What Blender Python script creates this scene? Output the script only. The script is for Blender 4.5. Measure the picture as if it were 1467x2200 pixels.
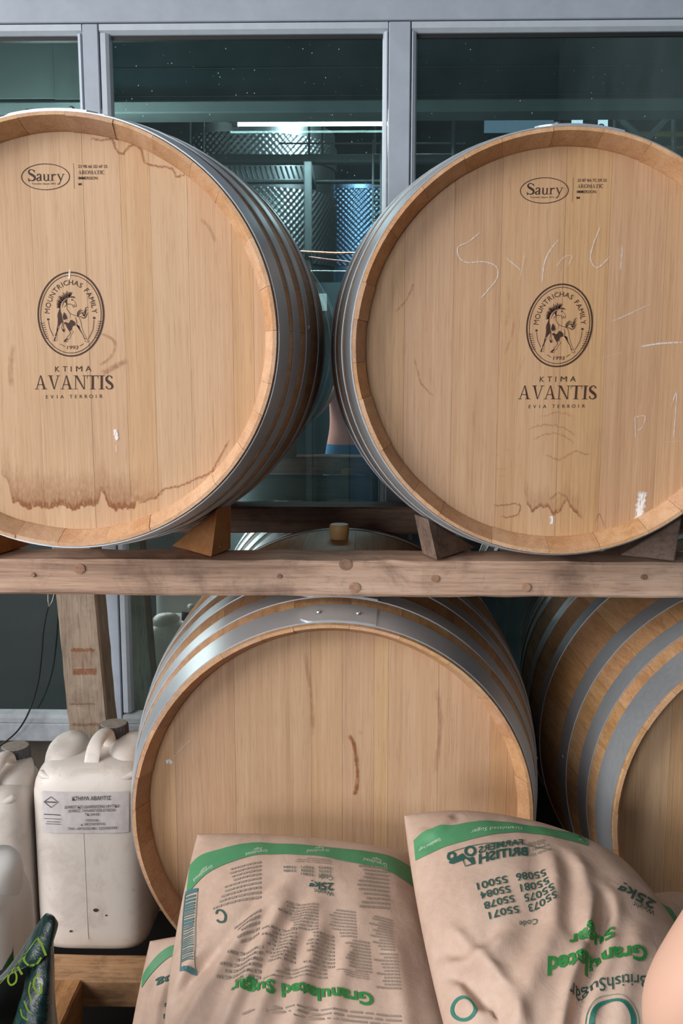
import bpy, bmesh, math, random
from mathutils import Vector, Matrix, noise
R_ = math.radians
rnd = random.Random(7)
for o in list(bpy.data.objects): bpy.data.objects.remove(o)
SC = bpy.context.scene
COL = SC.collection

# ------------------------------------------------------------------ camera
IW, IH, FPX = 1467.0, 2200.0, 2130.0
PITCH, YAW, ZC = 0.1535, 0.0238, 1.45
cam_d = bpy.data.cameras.new('camera'); cam = bpy.data.objects.new('camera', cam_d); COL.objects.link(cam)
cam_d.sensor_fit = 'VERTICAL'; cam_d.sensor_height = 36.0; cam_d.lens = FPX / IH * 36.0
cam_d.clip_start = 0.02
cam.location = (0, 0, ZC); cam.rotation_euler = (math.pi / 2 - PITCH, 0, YAW)
SC.camera = cam
# ------------------------------------------------------------------ view, world, light
vs = SC.view_settings
vs.view_transform = 'Standard'; vs.look = 'None'; vs.gamma = 1.0; vs.use_curve_mapping = False
vs.exposure = -0.05
wd = bpy.data.worlds.new('overcast_sky'); SC.world = wd; wd.use_nodes = True
bg = wd.node_tree.nodes['Background']; bg.inputs[0].default_value = (0.86, 0.94, 1.0, 1); bg.inputs[1].default_value = 0.72
def area(name, loc, target, sx, sy, power, col):
    d = bpy.data.lights.new(name, 'AREA'); d.shape = 'RECTANGLE'; d.size = sx; d.size_y = sy; d.energy = power; d.color = col
    o = bpy.data.objects.new(name, d); COL.objects.link(o); o.location = loc
    o.rotation_euler = (Vector(target) - Vector(loc)).to_track_quat('-Z', 'Y').to_euler()
    return o
# daylight falling in through the wide doorway behind and to the left of the camera
area('doorway_daylight', (-3.7, -0.7, 2.6), (0.0, 1.45, 0.9), 2.4, 2.2, 195, (1.0, 0.97, 0.94))
# added frontal fill before the rear wall, which has no opening there
area('frontal_fill', (-2.4, -4.9, 1.7), (0.0, 1.5, 1.0), 3.0, 1.8, 270, (0.97, 0.98, 1.0))

# ------------------------------------------------------------------ pixel -> place at a known depth
_cp, _sp, _cy, _sy = math.cos(PITCH), math.sin(PITCH), math.cos(YAW), math.sin(YAW)
def ray(x, y):
    vx, vy = (x - IW / 2) / FPX, (IH / 2 - y) / FPX
    yr = _cp + _sp * vy; z = -_sp + _cp * vy
    return Vector((_cy * vx - _sy * yr, _sy * vx + _cy * yr, z))
def at(x, y, Y=None, Z=None):
    r = ray(x, y)
    k = Y / r.y if Y is not None else (Z - ZC) / r.z
    return Vector((r.x * k, r.y * k, ZC + r.z * k))

# ------------------------------------------------------------------ objects and tags
ORG = {}
def tag(o, label=None, cat=None, group=None, kind=None):
    if label: o['label'] = label
    if cat: o['category'] = cat
    if group: o['group'] = group
    if kind: o['kind'] = kind
    return o
def empty(name, loc, label=None, cat=None, group=None, kind=None, parent=None):
    o = bpy.data.objects.new(name, None); COL.objects.link(o)
    loc = Vector(loc); ORG[o.name] = loc; o.empty_display_size = 0.1
    if parent is not None:
        o.parent = parent; o.location = loc - ORG[parent.name]
    else:
        o.location = loc
    return tag(o, label, cat, group, kind)
class MB:
    def __init__(s): s.v = []; s.f = []; s.mi = []
    def add(s, vs_, fs_, mi=0):
        b = len(s.v); s.v += [tuple(p) for p in vs_]
        for f in fs_: s.f.append(tuple(b + i for i in f)); s.mi.append(mi)
        return s
    def box(s, lo, hi, mi=0):
        x0, y0, z0 = lo; x1, y1, z1 = hi
        return s.add([(x0,y0,z0),(x1,y0,z0),(x1,y1,z0),(x0,y1,z0),(x0,y0,z1),(x1,y0,z1),(x1,y1,z1),(x0,y1,z1)],
              [(0,3,2,1),(4,5,6,7),(0,1,5,4),(1,2,6,5),(2,3,7,6),(3,0,4,7)], mi)
    def bbox(s, lo, hi, c=0.003, mi=0):
        """box with chamfered edges"""
        x0, y0, z0 = lo; x1, y1, z1 = hi
        bm = bmesh.new(); bmesh.ops.create_cube(bm, size=1)
        for v in bm.verts: v.co = Vector(((x0+x1)/2 + v.co.x*(x1-x0), (y0+y1)/2 + v.co.y*(y1-y0), (z0+z1)/2 + v.co.z*(z1-z0)))
        bmesh.ops.bevel(bm, geom=bm.edges[:], offset=c, segments=1, affect='EDGES')
        return s.bm(bm, mi)
    def bm(s, bm, mi=0):
        bm.verts.index_update()
        s.add([v.co[:] for v in bm.verts], [[v.index for v in f.verts] for f in bm.faces], mi); bm.free(); return s
    def loft(s, rings, closed=True, cap=True, mi=0):
        n = len(rings[0]); b = len(s.v)
        for r in rings: s.v += [tuple(p) for p in r]
        for i in range(len(rings) - 1):
            for j in range(n if closed else n - 1):
                k = (j + 1) % n
                s.f.append((b+i*n+j, b+i*n+k, b+(i+1)*n+k, b+(i+1)*n+j)); s.mi.append(mi)
        if cap:
            s.f.append(tuple(b + j for j in reversed(range(n)))); s.mi.append(mi)
            s.f.append(tuple(b + (len(rings)-1)*n + j for j in range(n))); s.mi.append(mi)
        return s
    def tube(s, pts, r, n=8, mi=0, cap=True):
        pts = [Vector(p) for p in pts]; rings = []
        up = Vector((0.13, 0.21, 1)).normalized()
        rr = r if isinstance(r, (list, tuple)) else [r] * len(pts)
        for i, p in enumerate(pts):
            t = (pts[min(i+1, len(pts)-1)] - pts[max(i-1, 0)]).normalized()
            a = t.cross(up)
            if a.length < 1e-4: a = t.cross(Vector((1, 0, 0)))
            a.normalize(); c = t.cross(a).normalized()
            rings.append([p + (a*math.cos(2*math.pi*j/n) + c*math.sin(2*math.pi*j/n))*rr[i] for j in range(n)])
        return s.loft(rings, True, cap, mi)
    def lathe(s, prof, c, n=32, axis='Z', mi=0, cap=True):
        c = Vector(c); rings = []
        for (r, h) in prof:
            ring = []
            for j in range(n):
                a = 2*math.pi*j/n; x, y = r*math.cos(a), r*math.sin(a)
                ring.append(c + (Vector((x, y, h)) if axis == 'Z' else Vector((x, h, y)) if axis == 'Y' else Vector((h, x, y))))
            rings.append(ring)
        return s.loft(rings, True, cap, mi)
    def build(s, name, mats, parent=None, loc=None, smooth=False, kind=None):
        me = bpy.data.meshes.new(name)
        o = bpy.data.objects.new(name, me); COL.objects.link(o)
        if parent is not None:
            org = ORG[parent.name]; o.parent = parent
        elif loc is not None:
            org = Vector(loc); o.location = org
        else:
            xs = [p[0] for p in s.v]; ys = [p[1] for p in s.v]; zs = [p[2] for p in s.v]
            org = Vector(((min(xs)+max(xs))/2, (min(ys)+max(ys))/2, min(zs))); o.location = org
        ORG[o.name] = Vector(org)
        me.from_pydata([(p[0]-org.x, p[1]-org.y, p[2]-org.z) for p in s.v], [], s.f)
        for m in (mats if isinstance(mats, (list, tuple)) else [mats]): me.materials.append(m)
        if any(s.mi): me.polygons.foreach_set('material_index', s.mi)
        if smooth is not False:
            me.polygons.foreach_set('use_smooth', [True]*len(s.f))
            if smooth is not True: me.set_sharp_from_angle(angle=R_(smooth))
        me.update()
        if kind: o['kind'] = kind
        return o
def fix_normals(o):
    bm = bmesh.new(); bm.from_mesh(o.data); bmesh.ops.recalc_face_normals(bm, faces=bm.faces[:]); bm.to_mesh(o.data); bm.free(); return o

# ------------------------------------------------------------------ materials
def srgb(r, g, b):
    f = lambda c: (c/255/12.92) if c/255 <= 0.04045 else ((c/255+0.055)/1.055)**2.4
    return (f(r), f(g), f(b), 1)
class NT:
    def __init__(s, name):
        s.m = bpy.data.materials.new(name); s.m.use_nodes = True; s.t = s.m.node_tree
        s.b = s.t.nodes['Principled BSDF']
    def n(s, typ, **kw):
        nd = s.t.nodes.new(typ)
        for k, v in kw.items():
            if k.startswith('i_'): nd.inputs[k[2:].replace('_', ' ')].default_value = v
            elif k.startswith('n_'): nd.inputs[int(k[2:])].default_value = v
            else: setattr(nd, k, v)
        return nd
    def l(s, a, b): s.t.links.new(a, b)
    def math(s, op, a, b=None):
        nd = s.n('ShaderNodeMath', operation=op)
        for i, x in enumerate((a, b)):
            if x is None: continue
            if isinstance(x, (int, float)): nd.inputs[i].default_value = x
            else: s.l(x, nd.inputs[i])
        return nd.outputs[0]
    def ramp(s, fac, stops):
        r = s.n('ShaderNodeValToRGB'); e = r.color_ramp.elements
        e[0].position, e[0].color = stops[0]; e[1].position, e[1].color = stops[-1]
        for p, c in stops[1:-1]:
            x = e.new(p); x.color = c
        s.l(fac, r.inputs[0]); return r.outputs[0]
    def mix(s, fac, a, b, mode='MIX'):
        nd = s.n('ShaderNodeMix', data_type='RGBA', blend_type=mode)
        for i, x in ((0, fac), (6, a), (7, b)):
            if isinstance(x, (int, float, tuple)): nd.inputs[i].default_value = x
            else: s.l(x, nd.inputs[i])
        return nd.outputs[2]
    def coords(s, scale=(1,1,1), jitter=True, space='Object'):
        tc = s.n('ShaderNodeTexCoord'); out = tc.outputs[space]
        if jitter:
            oi = s.n('ShaderNodeObjectInfo'); va = s.n('ShaderNodeVectorMath', operation='MULTIPLY_ADD')
            cx = s.n('ShaderNodeCombineXYZ'); s.l(oi.outputs['Random'], cx.inputs[0]); s.l(oi.outputs['Random'], cx.inputs[1]); s.l(oi.outputs['Random'], cx.inputs[2])
            va.inputs[1].default_value = (37, 53, 71); s.l(cx.outputs[0], va.inputs[0]); s.l(out, va.inputs[2]); out = va.outputs[0]
        mp = s.n('ShaderNodeMapping'); mp.inputs['Scale'].default_value = scale; s.l(out, mp.inputs[0]); return mp.outputs[0]
    def noise(s, vec, scale, detail=4, rough=0.55, dist=0.0):
        nd = s.n('ShaderNodeTexNoise'); nd.inputs['Scale'].default_value = scale; nd.inputs['Detail'].default_value = detail
        nd.inputs['Roughness'].default_value = rough; nd.inputs['Distortion'].default_value = dist; s.l(vec, nd.inputs['Vector']); return nd.outputs[0]
    def bump(s, h, strength, dist=0.002):
        b = s.n('ShaderNodeBump'); b.inputs['Strength'].default_value = strength; b.inputs['Distance'].default_value = dist
        s.l(h, b.inputs['Height']); s.l(b.outputs[0], s.b.inputs['Normal']); return b
    def rand(s): return s.n('ShaderNodeObjectInfo').outputs['Random']
def plain(name, col, rough=0.5, metal=0.0, nscale=0, namt=0.15, emit=None):
    t = NT(name); t.b.inputs['Roughness'].default_value = rough; t.b.inputs['Metallic'].default_value = metal
    if nscale:
        f = t.noise(t.coords(jitter=False), nscale, 5, 0.6)
        d = tuple(c*(1-namt) for c in col[:3]) + (1,); u = tuple(min(1, c*(1+namt)) for c in col[:3]) + (1,)
        t.l(t.ramp(f, [(0.3, d), (0.7, u)]), t.b.inputs['Base Color'])
    else: t.b.inputs['Base Color'].default_value = col
    if emit:
        t.b.inputs['Emission Color'].default_value = col; t.b.inputs['Emission Strength'].default_value = emit
    return t.m
def wood(name, dark, mid, light, grain='Z', fine=260, stretch=0.04, var=0.22, rough=0.62, bump=0.25, mottle=5.0, streak=0.5, pores=0.0, dirt=None, dirt_amt=0.0, soft=0.14):
    """timber: fine grain stretched along one axis, broad colour drift and a tint of its own for each piece"""
    t = NT(name); sc = {'X': (stretch,1,1), 'Y': (1,stretch,1), 'Z': (1,1,stretch)}[grain]
    v = t.coords(sc); g = t.noise(v, fine, 6, 0.65, 0.2); g2 = t.noise(v, fine*0.16, 4, 0.5, 0.6)
    big = t.noise(t.coords(tuple(1.0 if c == 1 else 0.3 for c in sc)), mottle, 4, 0.55, 0.5)
    a = t.math('ADD', t.math('MULTIPLY', g, streak), t.math('MULTIPLY', g2, 1-streak))
    a = t.math('ADD', t.math('MULTIPLY', a, 0.68), t.math('MULTIPLY', big, 0.32))
    c = t.ramp(a, [(0.5 - soft, dark), (0.5, mid), (0.5 + soft, light)])
    if pores:
        p = t.noise(t.coords(tuple(1.0 if k == 1 else stretch*2.2 for k in sc)), fine*1.9, 2, 0.5)
        c = t.mix(t.math('MULTIPLY', t.ramp(p, [(0.56, (0,0,0,1)), (0.68, (1,1,1,1))]), pores), c, tuple(x*0.45 for x in dark[:3]) + (1,))
    if dirt:
        dn = t.noise(t.coords((1,1,1)), 9, 7, 0.7, 0.4)
        c = t.mix(t.math('MULTIPLY', t.ramp(dn, [(0.5, (0,0,0,1)), (0.68, (1,1,1,1))]), dirt_amt), c, dirt)
    hs = t.n('ShaderNodeHueSaturation'); r = t.rand()
    t.l(t.math('ADD', t.math('MULTIPLY', r, var), 1-var/2), hs.inputs['Value'])
    r2 = t.math('FRACT', t.math('MULTIPLY', r, 17.3)); t.l(t.math('ADD', t.math('MULTIPLY', r2, 0.16), 0.92), hs.inputs['Saturation'])
    t.l(t.math('ADD', t.math('MULTIPLY', t.math('FRACT', t.math('MULTIPLY', r, 7.7)), 0.008), 0.496), hs.inputs['Hue'])
    t.l(c, hs.inputs['Color']); t.l(hs.outputs[0], t.b.inputs['Base Color'])
    t.b.inputs['Roughness'].default_value = rough
    t.bump(g, bump, 0.0006)
    return t.m
M = {}
M['oak_head'] = wood('oak_head', srgb(172,132,97), srgb(198,159,122), srgb(214,180,145), 'Z', 330, 0.016, 0.08, 0.6, 0.2, 5, 0.62, 0.20, soft=0.20)
M['oak_stave'] = wood('oak_stave', srgb(148,106,70), srgb(178,136,96), srgb(200,160,120), 'Y', 260, 0.05, 0.22, 0.6, 0.2, 6, 0.5, 0.25)
M['oak_end'] = wood('oak_end', srgb(180,132,94), srgb(204,160,122), srgb(220,182,148), 'Y', 420, 0.6, 0.20, 0.65, 0.2, 16, 0.6)
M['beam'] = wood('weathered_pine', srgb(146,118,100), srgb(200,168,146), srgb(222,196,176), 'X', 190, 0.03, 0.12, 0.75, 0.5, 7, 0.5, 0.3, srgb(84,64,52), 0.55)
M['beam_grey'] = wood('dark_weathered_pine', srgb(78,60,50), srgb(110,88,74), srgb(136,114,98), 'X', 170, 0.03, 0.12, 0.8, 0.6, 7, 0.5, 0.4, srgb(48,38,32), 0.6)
M['post'] = wood('post_pine', srgb(118,100,86), srgb(156,136,118), srgb(180,162,144), 'Z', 150, 0.035, 0.12, 0.8, 0.6, 7, 0.5, 0.4, srgb(92,72,56), 0.5)
M['wedge_orange'] = wood('wedge_fresh_pine', srgb(150,88,44), srgb(184,120,68), srgb(204,146,92), 'X', 90, 0.12, 0.1, 0.65, 0.3, 9, 0.4)
M['wedge_grey'] = wood('wedge_grey_pine', srgb(96,78,68), srgb(136,114,100), srgb(160,138,122), 'X', 120, 0.06, 0.14, 0.75, 0.7, 9, 0.5, 0.3)
M['pallet'] = wood('pallet_pine', srgb(120,82,50), srgb(170,124,82), srgb(194,150,106), 'X', 120, 0.06, 0.14, 0.75, 0.4, 8, 0.5, 0.3, srgb(70,48,30), 0.6)
M['joist'] = wood('joist_pine', srgb(128,88,54), srgb(176,130,86), srgb(198,154,108), 'Y', 120, 0.06, 0.14, 0.75, 0.4, 8, 0.5, 0.3, srgb(74,50,30), 0.6)
M['knot'] = wood('knot_wood', srgb(118,84,64), srgb(154,116,92), srgb(178,142,118), 'Y', 300, 0.5, 0.3, 0.7, 0.3, 30, 0.5)
def steel(name, col, rough, nscale=60, spread=0.12, bump=0.0, metal=1.0):
    t = NT(name); t.b.inputs['Metallic'].default_value = metal
    n1 = t.noise(t.coords(), nscale, 4, 0.6); n2 = t.noise(t.coords(), 7, 3, 0.5)
    t.l(t.ramp(n2, [(0.3, tuple(c*0.82 for c in col[:3]) + (1,)), (0.7, col)]), t.b.inputs['Base Color'])
    t.l(t.math('ADD', t.math('MULTIPLY', n1, spread*2), rough-spread), t.b.inputs['Roughness'])
    if bump: t.bump(n1, bump, 0.0004)
    return t.m
M['hoop'] = steel('galvanised_hoop', (0.68, 0.73, 0.78, 1), 0.42, 140, 0.10, 0.12, 0.76)
M['rivet'] = steel('rivet_zinc', (0.75, 0.78, 0.8, 1), 0.28)
M['frame'] = plain('grey_paint', srgb(168,178,192), 0.42, 0, 22, 0.07)
M['bead'] = plain('grey_paint_bead', srgb(186,196,208), 0.38, 0, 30, 0.06)
M['sill'] = plain('dirty_grey_paint', srgb(150,156,162), 0.6, 0, 14, 0.35)
M['gasket'] = plain('black_rubber_gasket', srgb(22,24,26), 0.6)
M['ink'] = plain('branded_ink', srgb(66,38,26), 0.7, 0, 300, 0.35)
M['ink_dark'] = plain('branded_ink_dark', srgb(52,34,32), 0.7, 0, 300, 0.35)
M['concrete'] = plain('concrete_floor', srgb(36,34,31), 0.85, 0, 4, 0.25)
M['concrete'].node_tree.nodes['Principled BSDF'].inputs['Specular IOR Level'].default_value = 0.08
M['roof'] = plain('dark_roof_boards', srgb(70,72,72), 0.8, 0, 3, 0.2)
M['rear'] = plain('dark_plaster', srgb(58,66,68), 0.9, 0, 1.6, 0.35)
def glass_mat(name, refl, tint):
    t = NT(name); t.t.nodes.remove(t.b); out = t.t.nodes['Material Output']
    tr = t.n('ShaderNodeBsdfTransparent'); tr.inputs[0].default_value = tint
    gl = t.n('ShaderNodeBsdfGlossy'); gl.inputs['Roughness'].default_value = 0.0; gl.inputs[0].default_value = (0.86, 0.98, 0.95, 1)
    fr = t.n('ShaderNodeFresnel'); fr.inputs[0].default_value = 1.52
    fac = t.math('MINIMUM', t.math('MULTIPLY', fr.outputs[0], refl), 0.9)
    mx = t.n('ShaderNodeMixShader'); t.l(fac, mx.inputs[0]); t.l(tr.outputs[0], mx.inputs[1]); t.l(gl.outputs[0], mx.inputs[2])
    df = t.n('ShaderNodeBsdfDiffuse'); df.inputs[0].default_value = (0.75, 0.82, 0.82, 1)
    dn = t.noise(t.coords((1, 1, 1), False), 7, 6, 0.65)
    m2 = t.n('ShaderNodeMixShader'); t.l(t.math('MULTIPLY', t.ramp(dn, [(0.3, (0.25,0.25,0.25,1)), (0.75, (1,1,1,1))]), 0.011), m2.inputs[0]); t.l(mx.outputs[0], m2.inputs[1]); t.l(df.outputs[0], m2.inputs[2])
    t.l(m2.outputs[0], out.inputs[0]); return t.m
M['glass'] = glass_mat('window_glass', 8.0, (0.74, 0.86, 0.88, 1))
def decal(name, col, rough=0.8):
    """thin stain or mark: opacity from the vertex layer 'alpha', broken up by noise"""
    t = NT(name); out = t.t.nodes['Material Output']; t.b.inputs['Base Color'].default_value = col; t.b.inputs['Roughness'].default_value = rough
    at_ = t.n('ShaderNodeAttribute', attribute_name='alpha'); tr = t.n('ShaderNodeBsdfTransparent')
    nz = t.noise(t.coords((1, 1, 0.25), False), 420, 3, 0.6)
    f = t.math('MULTIPLY', at_.outputs['Fac'], t.ramp(nz, [(0.34, (0.25,0.25,0.25,1)), (0.56, (1,1,1,1))]))
    mx = t.n('ShaderNodeMixShader'); t.l(f, mx.inputs[0]); t.l(tr.outputs[0], mx.inputs[1]); t.l(t.b.outputs[0], mx.inputs[2]); t.l(mx.outputs[0], out.inputs[0])
    return t.m
M['stain'] = decal('wine_stain', srgb(150,88,50)); M['chalk'] = decal('white_chalk', srgb(238,232,226)); M['paint'] = decal('white_paint', srgb(245,242,240))
M['print_line'] = None

# ================================================================== the setting
GY = 2.42          # glass plane
FY0, FY1 = 2.398, 2.46
def struct(mb, name, mat, **k): return tag(mb.build(name, mat, **k), kind='structure')
m = MB(); m.box((-5.2, -5.0, -0.08), (1.9, FY0 + 0.03, 0)); struct(m, 'floor', M['concrete'])
m = MB(); m.box((-4.5, 0.70, 2.95), (3.6, 2.6, 3.05)); struct(m, 'ceiling', M['roof'])
m = MB(); m.box((-5.2, -5.1, 0), (1.9, -5.0, 5.0)); struct(m, 'wall_rear', M['rear'])  # unseen; made tall and wide to keep sky out of the glass reflections
m = MB(); m.box((1.8, -5.0, 0), (1.9, FY0 - 0.01, 2.949)); m.box((1.8, -5.0, 2.949), (1.9, 0.699, 4.3)); struct(m, 'wall_right', M['rear'])  # unseen; set close and tall to darken the right side
# window wall
win = tag(empty('window_1', (0, GY, 0)), 'grey painted wall of tall glazed panes behind the barrels', kind='structure')
def wx(px, y=120): return at(px, y, Y=FY0).x
Zt = at(500, 75, Y=GY).z; Zb = at(60, 1524, Y=GY).z
mulls = [[wx(p) for p in q] for q in ((163, 178, 212, 237), (822, 835, 882, 897))]
step = (mulls[1][1] + mulls[1][2] - mulls[0][1] - mulls[0][2]) / 2
mulls = [[x - step for x in mulls[0]]] + mulls + [[x + step for x in mulls[1]]]
for q in mulls:
    m = MB(); m.bbox((q[1], FY0, Zb - 0.05), (q[2], FY1, Zt + 0.02), 0.002)
    mu = m.build('mullion', M['frame'], win)
    for (a, b, d) in ((q[0], q[1], 1), (q[2], q[3], -1)):
        a2, b2 = (a, b - 0.0015) if d == 1 else (a + 0.0015, b)
        prof = [(a2, GY + 0.0), (a2 + (0.004 if d == 1 else 0.001), FY0 + 0.006), (a2 + (0.011 if d == 1 else 0.004), FY0 + 0.001), (b2 - (0.004 if d == 1 else 0.011), FY0 + 0.001), (b2 - (0.001 if d == 1 else 0.004), FY0 + 0.006), (b2, GY)]
        m = MB(); m.loft([[(x, y, z) for x, y in prof] for z in (Zb + 0.001, Zt)], True, True); m.build('glazing_bead', M['bead'], mu)
m = MB(); m.bbox((-2.4, FY0 - 0.002, Zt + 0.022), (2.4, FY1, Zt + 0.088), 0.002); hr = m.build('head_rail', M['frame'], win)
m = MB(); m.bbox((-2.4, FY0 - 0.006, Zt + 0.090), (2.4, FY1, 2.95), 0.003); m.build('fascia_board', M['frame'], win)
for i in range(3):
    a, b = mulls[i][3], mulls[i + 1][0]
    prof = [(GY, Zt - 0.003), (FY0 + 0.012, Zt - 0.002), (FY0 + 0.002, Zt + 0.006), (FY0 + 0.001, Zt + 0.019), (FY0 + 0.006, Zt + 0.021), (GY, Zt + 0.021)]
    m = MB(); m.loft([[(x, y, z) for y, z in prof] for x in (mulls[i][2] + 0.002, mulls[i + 1][1] - 0.002)], True, True); m.build('glazing_bead', M['bead'], hr)
    m = MB(); m.box((a, GY - 0.004, Zt - 0.011), (b, GY + 0.012, Zt - 0.002)); m.build('gasket', M['gasket'], hr)
    m = MB(); m.box((a - 0.008, GY, Zb - 0.01), (b + 0.008, GY + 0.0005, Zt)); m.build('glass_pane', M['glass'], win)
    prof = [(GY, Zb), (FY0 + 0.004, Zb - 0.006), (FY0 - 0.004, Zb - 0.014), (FY0 - 0.004, Zb - 0.026), (GY, Zb - 0.026)]
    m = MB(); m.loft([[(x, y, z) for y, z in prof] for x in (mulls[i][2] + 0.002, mulls[i + 1][1] - 0.002)], True, True); m.build('bottom_bead', M['sill'], win)
m = MB(); m.bbox((-2.4, FY0 - 0.008, Zb - 0.075), (2.4, FY1, Zb - 0.027), 0.003); m.build('bottom_rail', M['sill'], win)
m = MB()
for i in range(420):                                                        # dust and dried droplets on the glass
    x = rnd.uniform(mulls[1][3], mulls[2][0]) if i < 300 else rnd.uniform(mulls[2][3], mulls[3][0]); z = rnd.uniform(1.3, Zt - 0.02); r = rnd.choice((0.0005, 0.0006, 0.0008, 0.0012))
    m.add([(x - r, GY - 0.001, z), (x, GY - 0.001, z - r), (x + r, GY - 0.001, z), (x, GY - 0.001, z + r * 1.3)], [(0, 1, 2, 3)])
tag(m.build('dust_specks', plain('pale_dust', srgb(190,200,200), 0.9), win), kind='stuff')
m = MB(); m.box((-4.5, FY0 + 0.03, 0), (3.6, FY1, Zb - 0.0755)); struct(m, 'wall_plinth', plain('dark_damp_boards', srgb(74,66,56), 0.85, 0, 9, 0.4))
m = MB(); m.box((-4.5, FY0 + 0.004, Zb - 0.0755), (-2.401, FY1, 2.95)); struct(m, 'wall_left', M['rear'])
m = MB(); m.box((2.401, FY0 + 0.004, Zb - 0.0755), (3.6, FY1, 2.95)); struct(m, 'wall_window_side', M['rear'])
# ---- the cellar beyond the glass
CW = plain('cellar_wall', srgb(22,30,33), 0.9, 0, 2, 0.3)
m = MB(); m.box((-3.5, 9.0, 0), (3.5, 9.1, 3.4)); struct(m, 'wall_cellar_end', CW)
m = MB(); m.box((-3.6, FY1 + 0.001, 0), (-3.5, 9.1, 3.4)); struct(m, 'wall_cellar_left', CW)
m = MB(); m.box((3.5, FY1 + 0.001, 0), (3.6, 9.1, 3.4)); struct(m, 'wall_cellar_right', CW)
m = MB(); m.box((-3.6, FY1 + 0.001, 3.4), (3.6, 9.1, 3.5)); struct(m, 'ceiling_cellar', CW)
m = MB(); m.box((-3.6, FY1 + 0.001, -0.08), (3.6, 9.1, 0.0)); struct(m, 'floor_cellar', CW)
LY = 3.1
z0, z1 = at(700, 241, Y=LY).z, at(700, 214, Y=LY).z
m = MB(); m.bbox((-2.6, LY, z0), (2.6, LY + 0.12, z1), 0.004)
tag(m.build('steel_lintel', plain('lintel_paint', srgb(176,194,190), 0.6, 0, 8, 0.12)), 'grey green steel lintel crossing behind the glass under the shutter', 'lintel')
sh = empty('roller_shutter', (0, LY + 0.05, z1), 'dark teal roller shutter behind the top of the panes', 'shutter')
SH = plain('shutter_teal', srgb(46,76,78), 0.35, 0.2, 6, 0.15); SE = plain('slat_glare_edge', srgb(150,170,165), 0.3, 0.9)
zs = [z1 + 0.0015] + [at(700, y, Y=LY + 0.05).z for y in (204, 144, 84, 24, -36, -96)]
for a, b in zip(zs, zs[1:]):
    m = MB(); m.bbox((-2.6, LY + 0.05, a), (2.6, LY + 0.07, b - 0.002), 0.003); sl = m.build('slat', SH, sh)
    m = MB(); m.box((-2.6, LY + 0.046, b - 0.004), (2.6, LY + 0.05, b - 0.0015)); m.build('slat_glare_edge', SE, sl)  # pale metal strips imitate the tube's reflected glare lines
# pale blind in the left pane
bl = empty('roller_blind', at(60, 213, Y=2.7), 'pale grey green blind with a dark seam behind the left pane', 'blind')
BL = plain('blind_cloth', srgb(192,200,196), 0.8, 0, 5, 0.16)
_t = BL.node_tree; _tr = _t.nodes.new('ShaderNodeBsdfTranslucent'); _tr.inputs[0].default_value = srgb(192,200,196); _mx = _t.nodes.new('ShaderNodeMixShader'); _mx.inputs[0].default_value = 0.5
_t.links.new(_t.nodes['Principled BSDF'].outputs[0], _mx.inputs[1]); _t.links.new(_tr.outputs[0], _mx.inputs[2]); _t.links.new(_mx.outputs[0], _t.nodes['Material Output'].inputs[0])
a, b = at(-180, 213, Y=2.7), at(112, 86, Y=2.7); m = MB(); m.box((a.x, 2.70, a.z), (b.x, 2.704, b.z)); m.build('blind_cloth', BL, bl)
a, b = at(118, 213, Y=2.7), at(178, 86, Y=2.7); m = MB(); m.box((a.x, 2.70, a.z), (b.x, 2.704, b.z)); m.build('blind_cloth', BL, bl)
m = MB(); m.tube([at(-180, 84, Y=2.71), at(180, 84, Y=2.71)], 0.012, 10); m.build('roller_tube', SH, bl)
# lamp
def emis(name, col, s):
    t = NT(name); t.b.inputs['Base Color'].default_value = (0.8,0.8,0.8,1); t.b.inputs['Emission Color'].default_value = col; t.b.inputs['Emission Strength'].default_value = s; return t.m
TY = 4.3
p0, p1 = at(505, 267, Y=TY), at(872, 266, Y=TY)
lp = empty('fluorescent_lamp', (p0 + p1) / 2, 'lit white fluorescent tube hanging in the cellar beyond the glass', 'lamp')
m = MB(); m.tube([p0, p1], 0.008, 10); m.build('tube', emis('lit_tube', (0.88, 1.0, 0.98, 1), 14), lp)
m = MB(); m.bbox((p0.x - 0.03, TY - 0.03, p0.z + 0.012), (p1.x + 0.03, TY + 0.03, p0.z + 0.03), 0.004); m.build('batten', plain('batten_paint', srgb(120,130,130), 0.5), lp)
for p in (p0, p1):
    m = MB(); m.tube([(p.x, TY, p.z + 0.03), (p.x, TY, 3.4)], 0.003, 6); m.build('suspension_rod', M['rivet'], lp)
    m = MB(); m.bbox((p.x - 0.012, TY - 0.012, p.z - 0.012), (p.x + 0.012, TY + 0.012, p.z + 0.014), 0.002); m.build('lamp_holder', M['rivet'], lp)
d = bpy.data.lights.new('tube_light', 'AREA'); d.shape = 'RECTANGLE'; d.size = 0.75; d.size_y = 0.04; d.energy = 34; d.color = (0.86, 1.0, 0.98)
o = bpy.data.objects.new('tube_light', d); COL.objects.link(o); o.parent = lp; o.location = (0, 0, -0.03)
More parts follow.
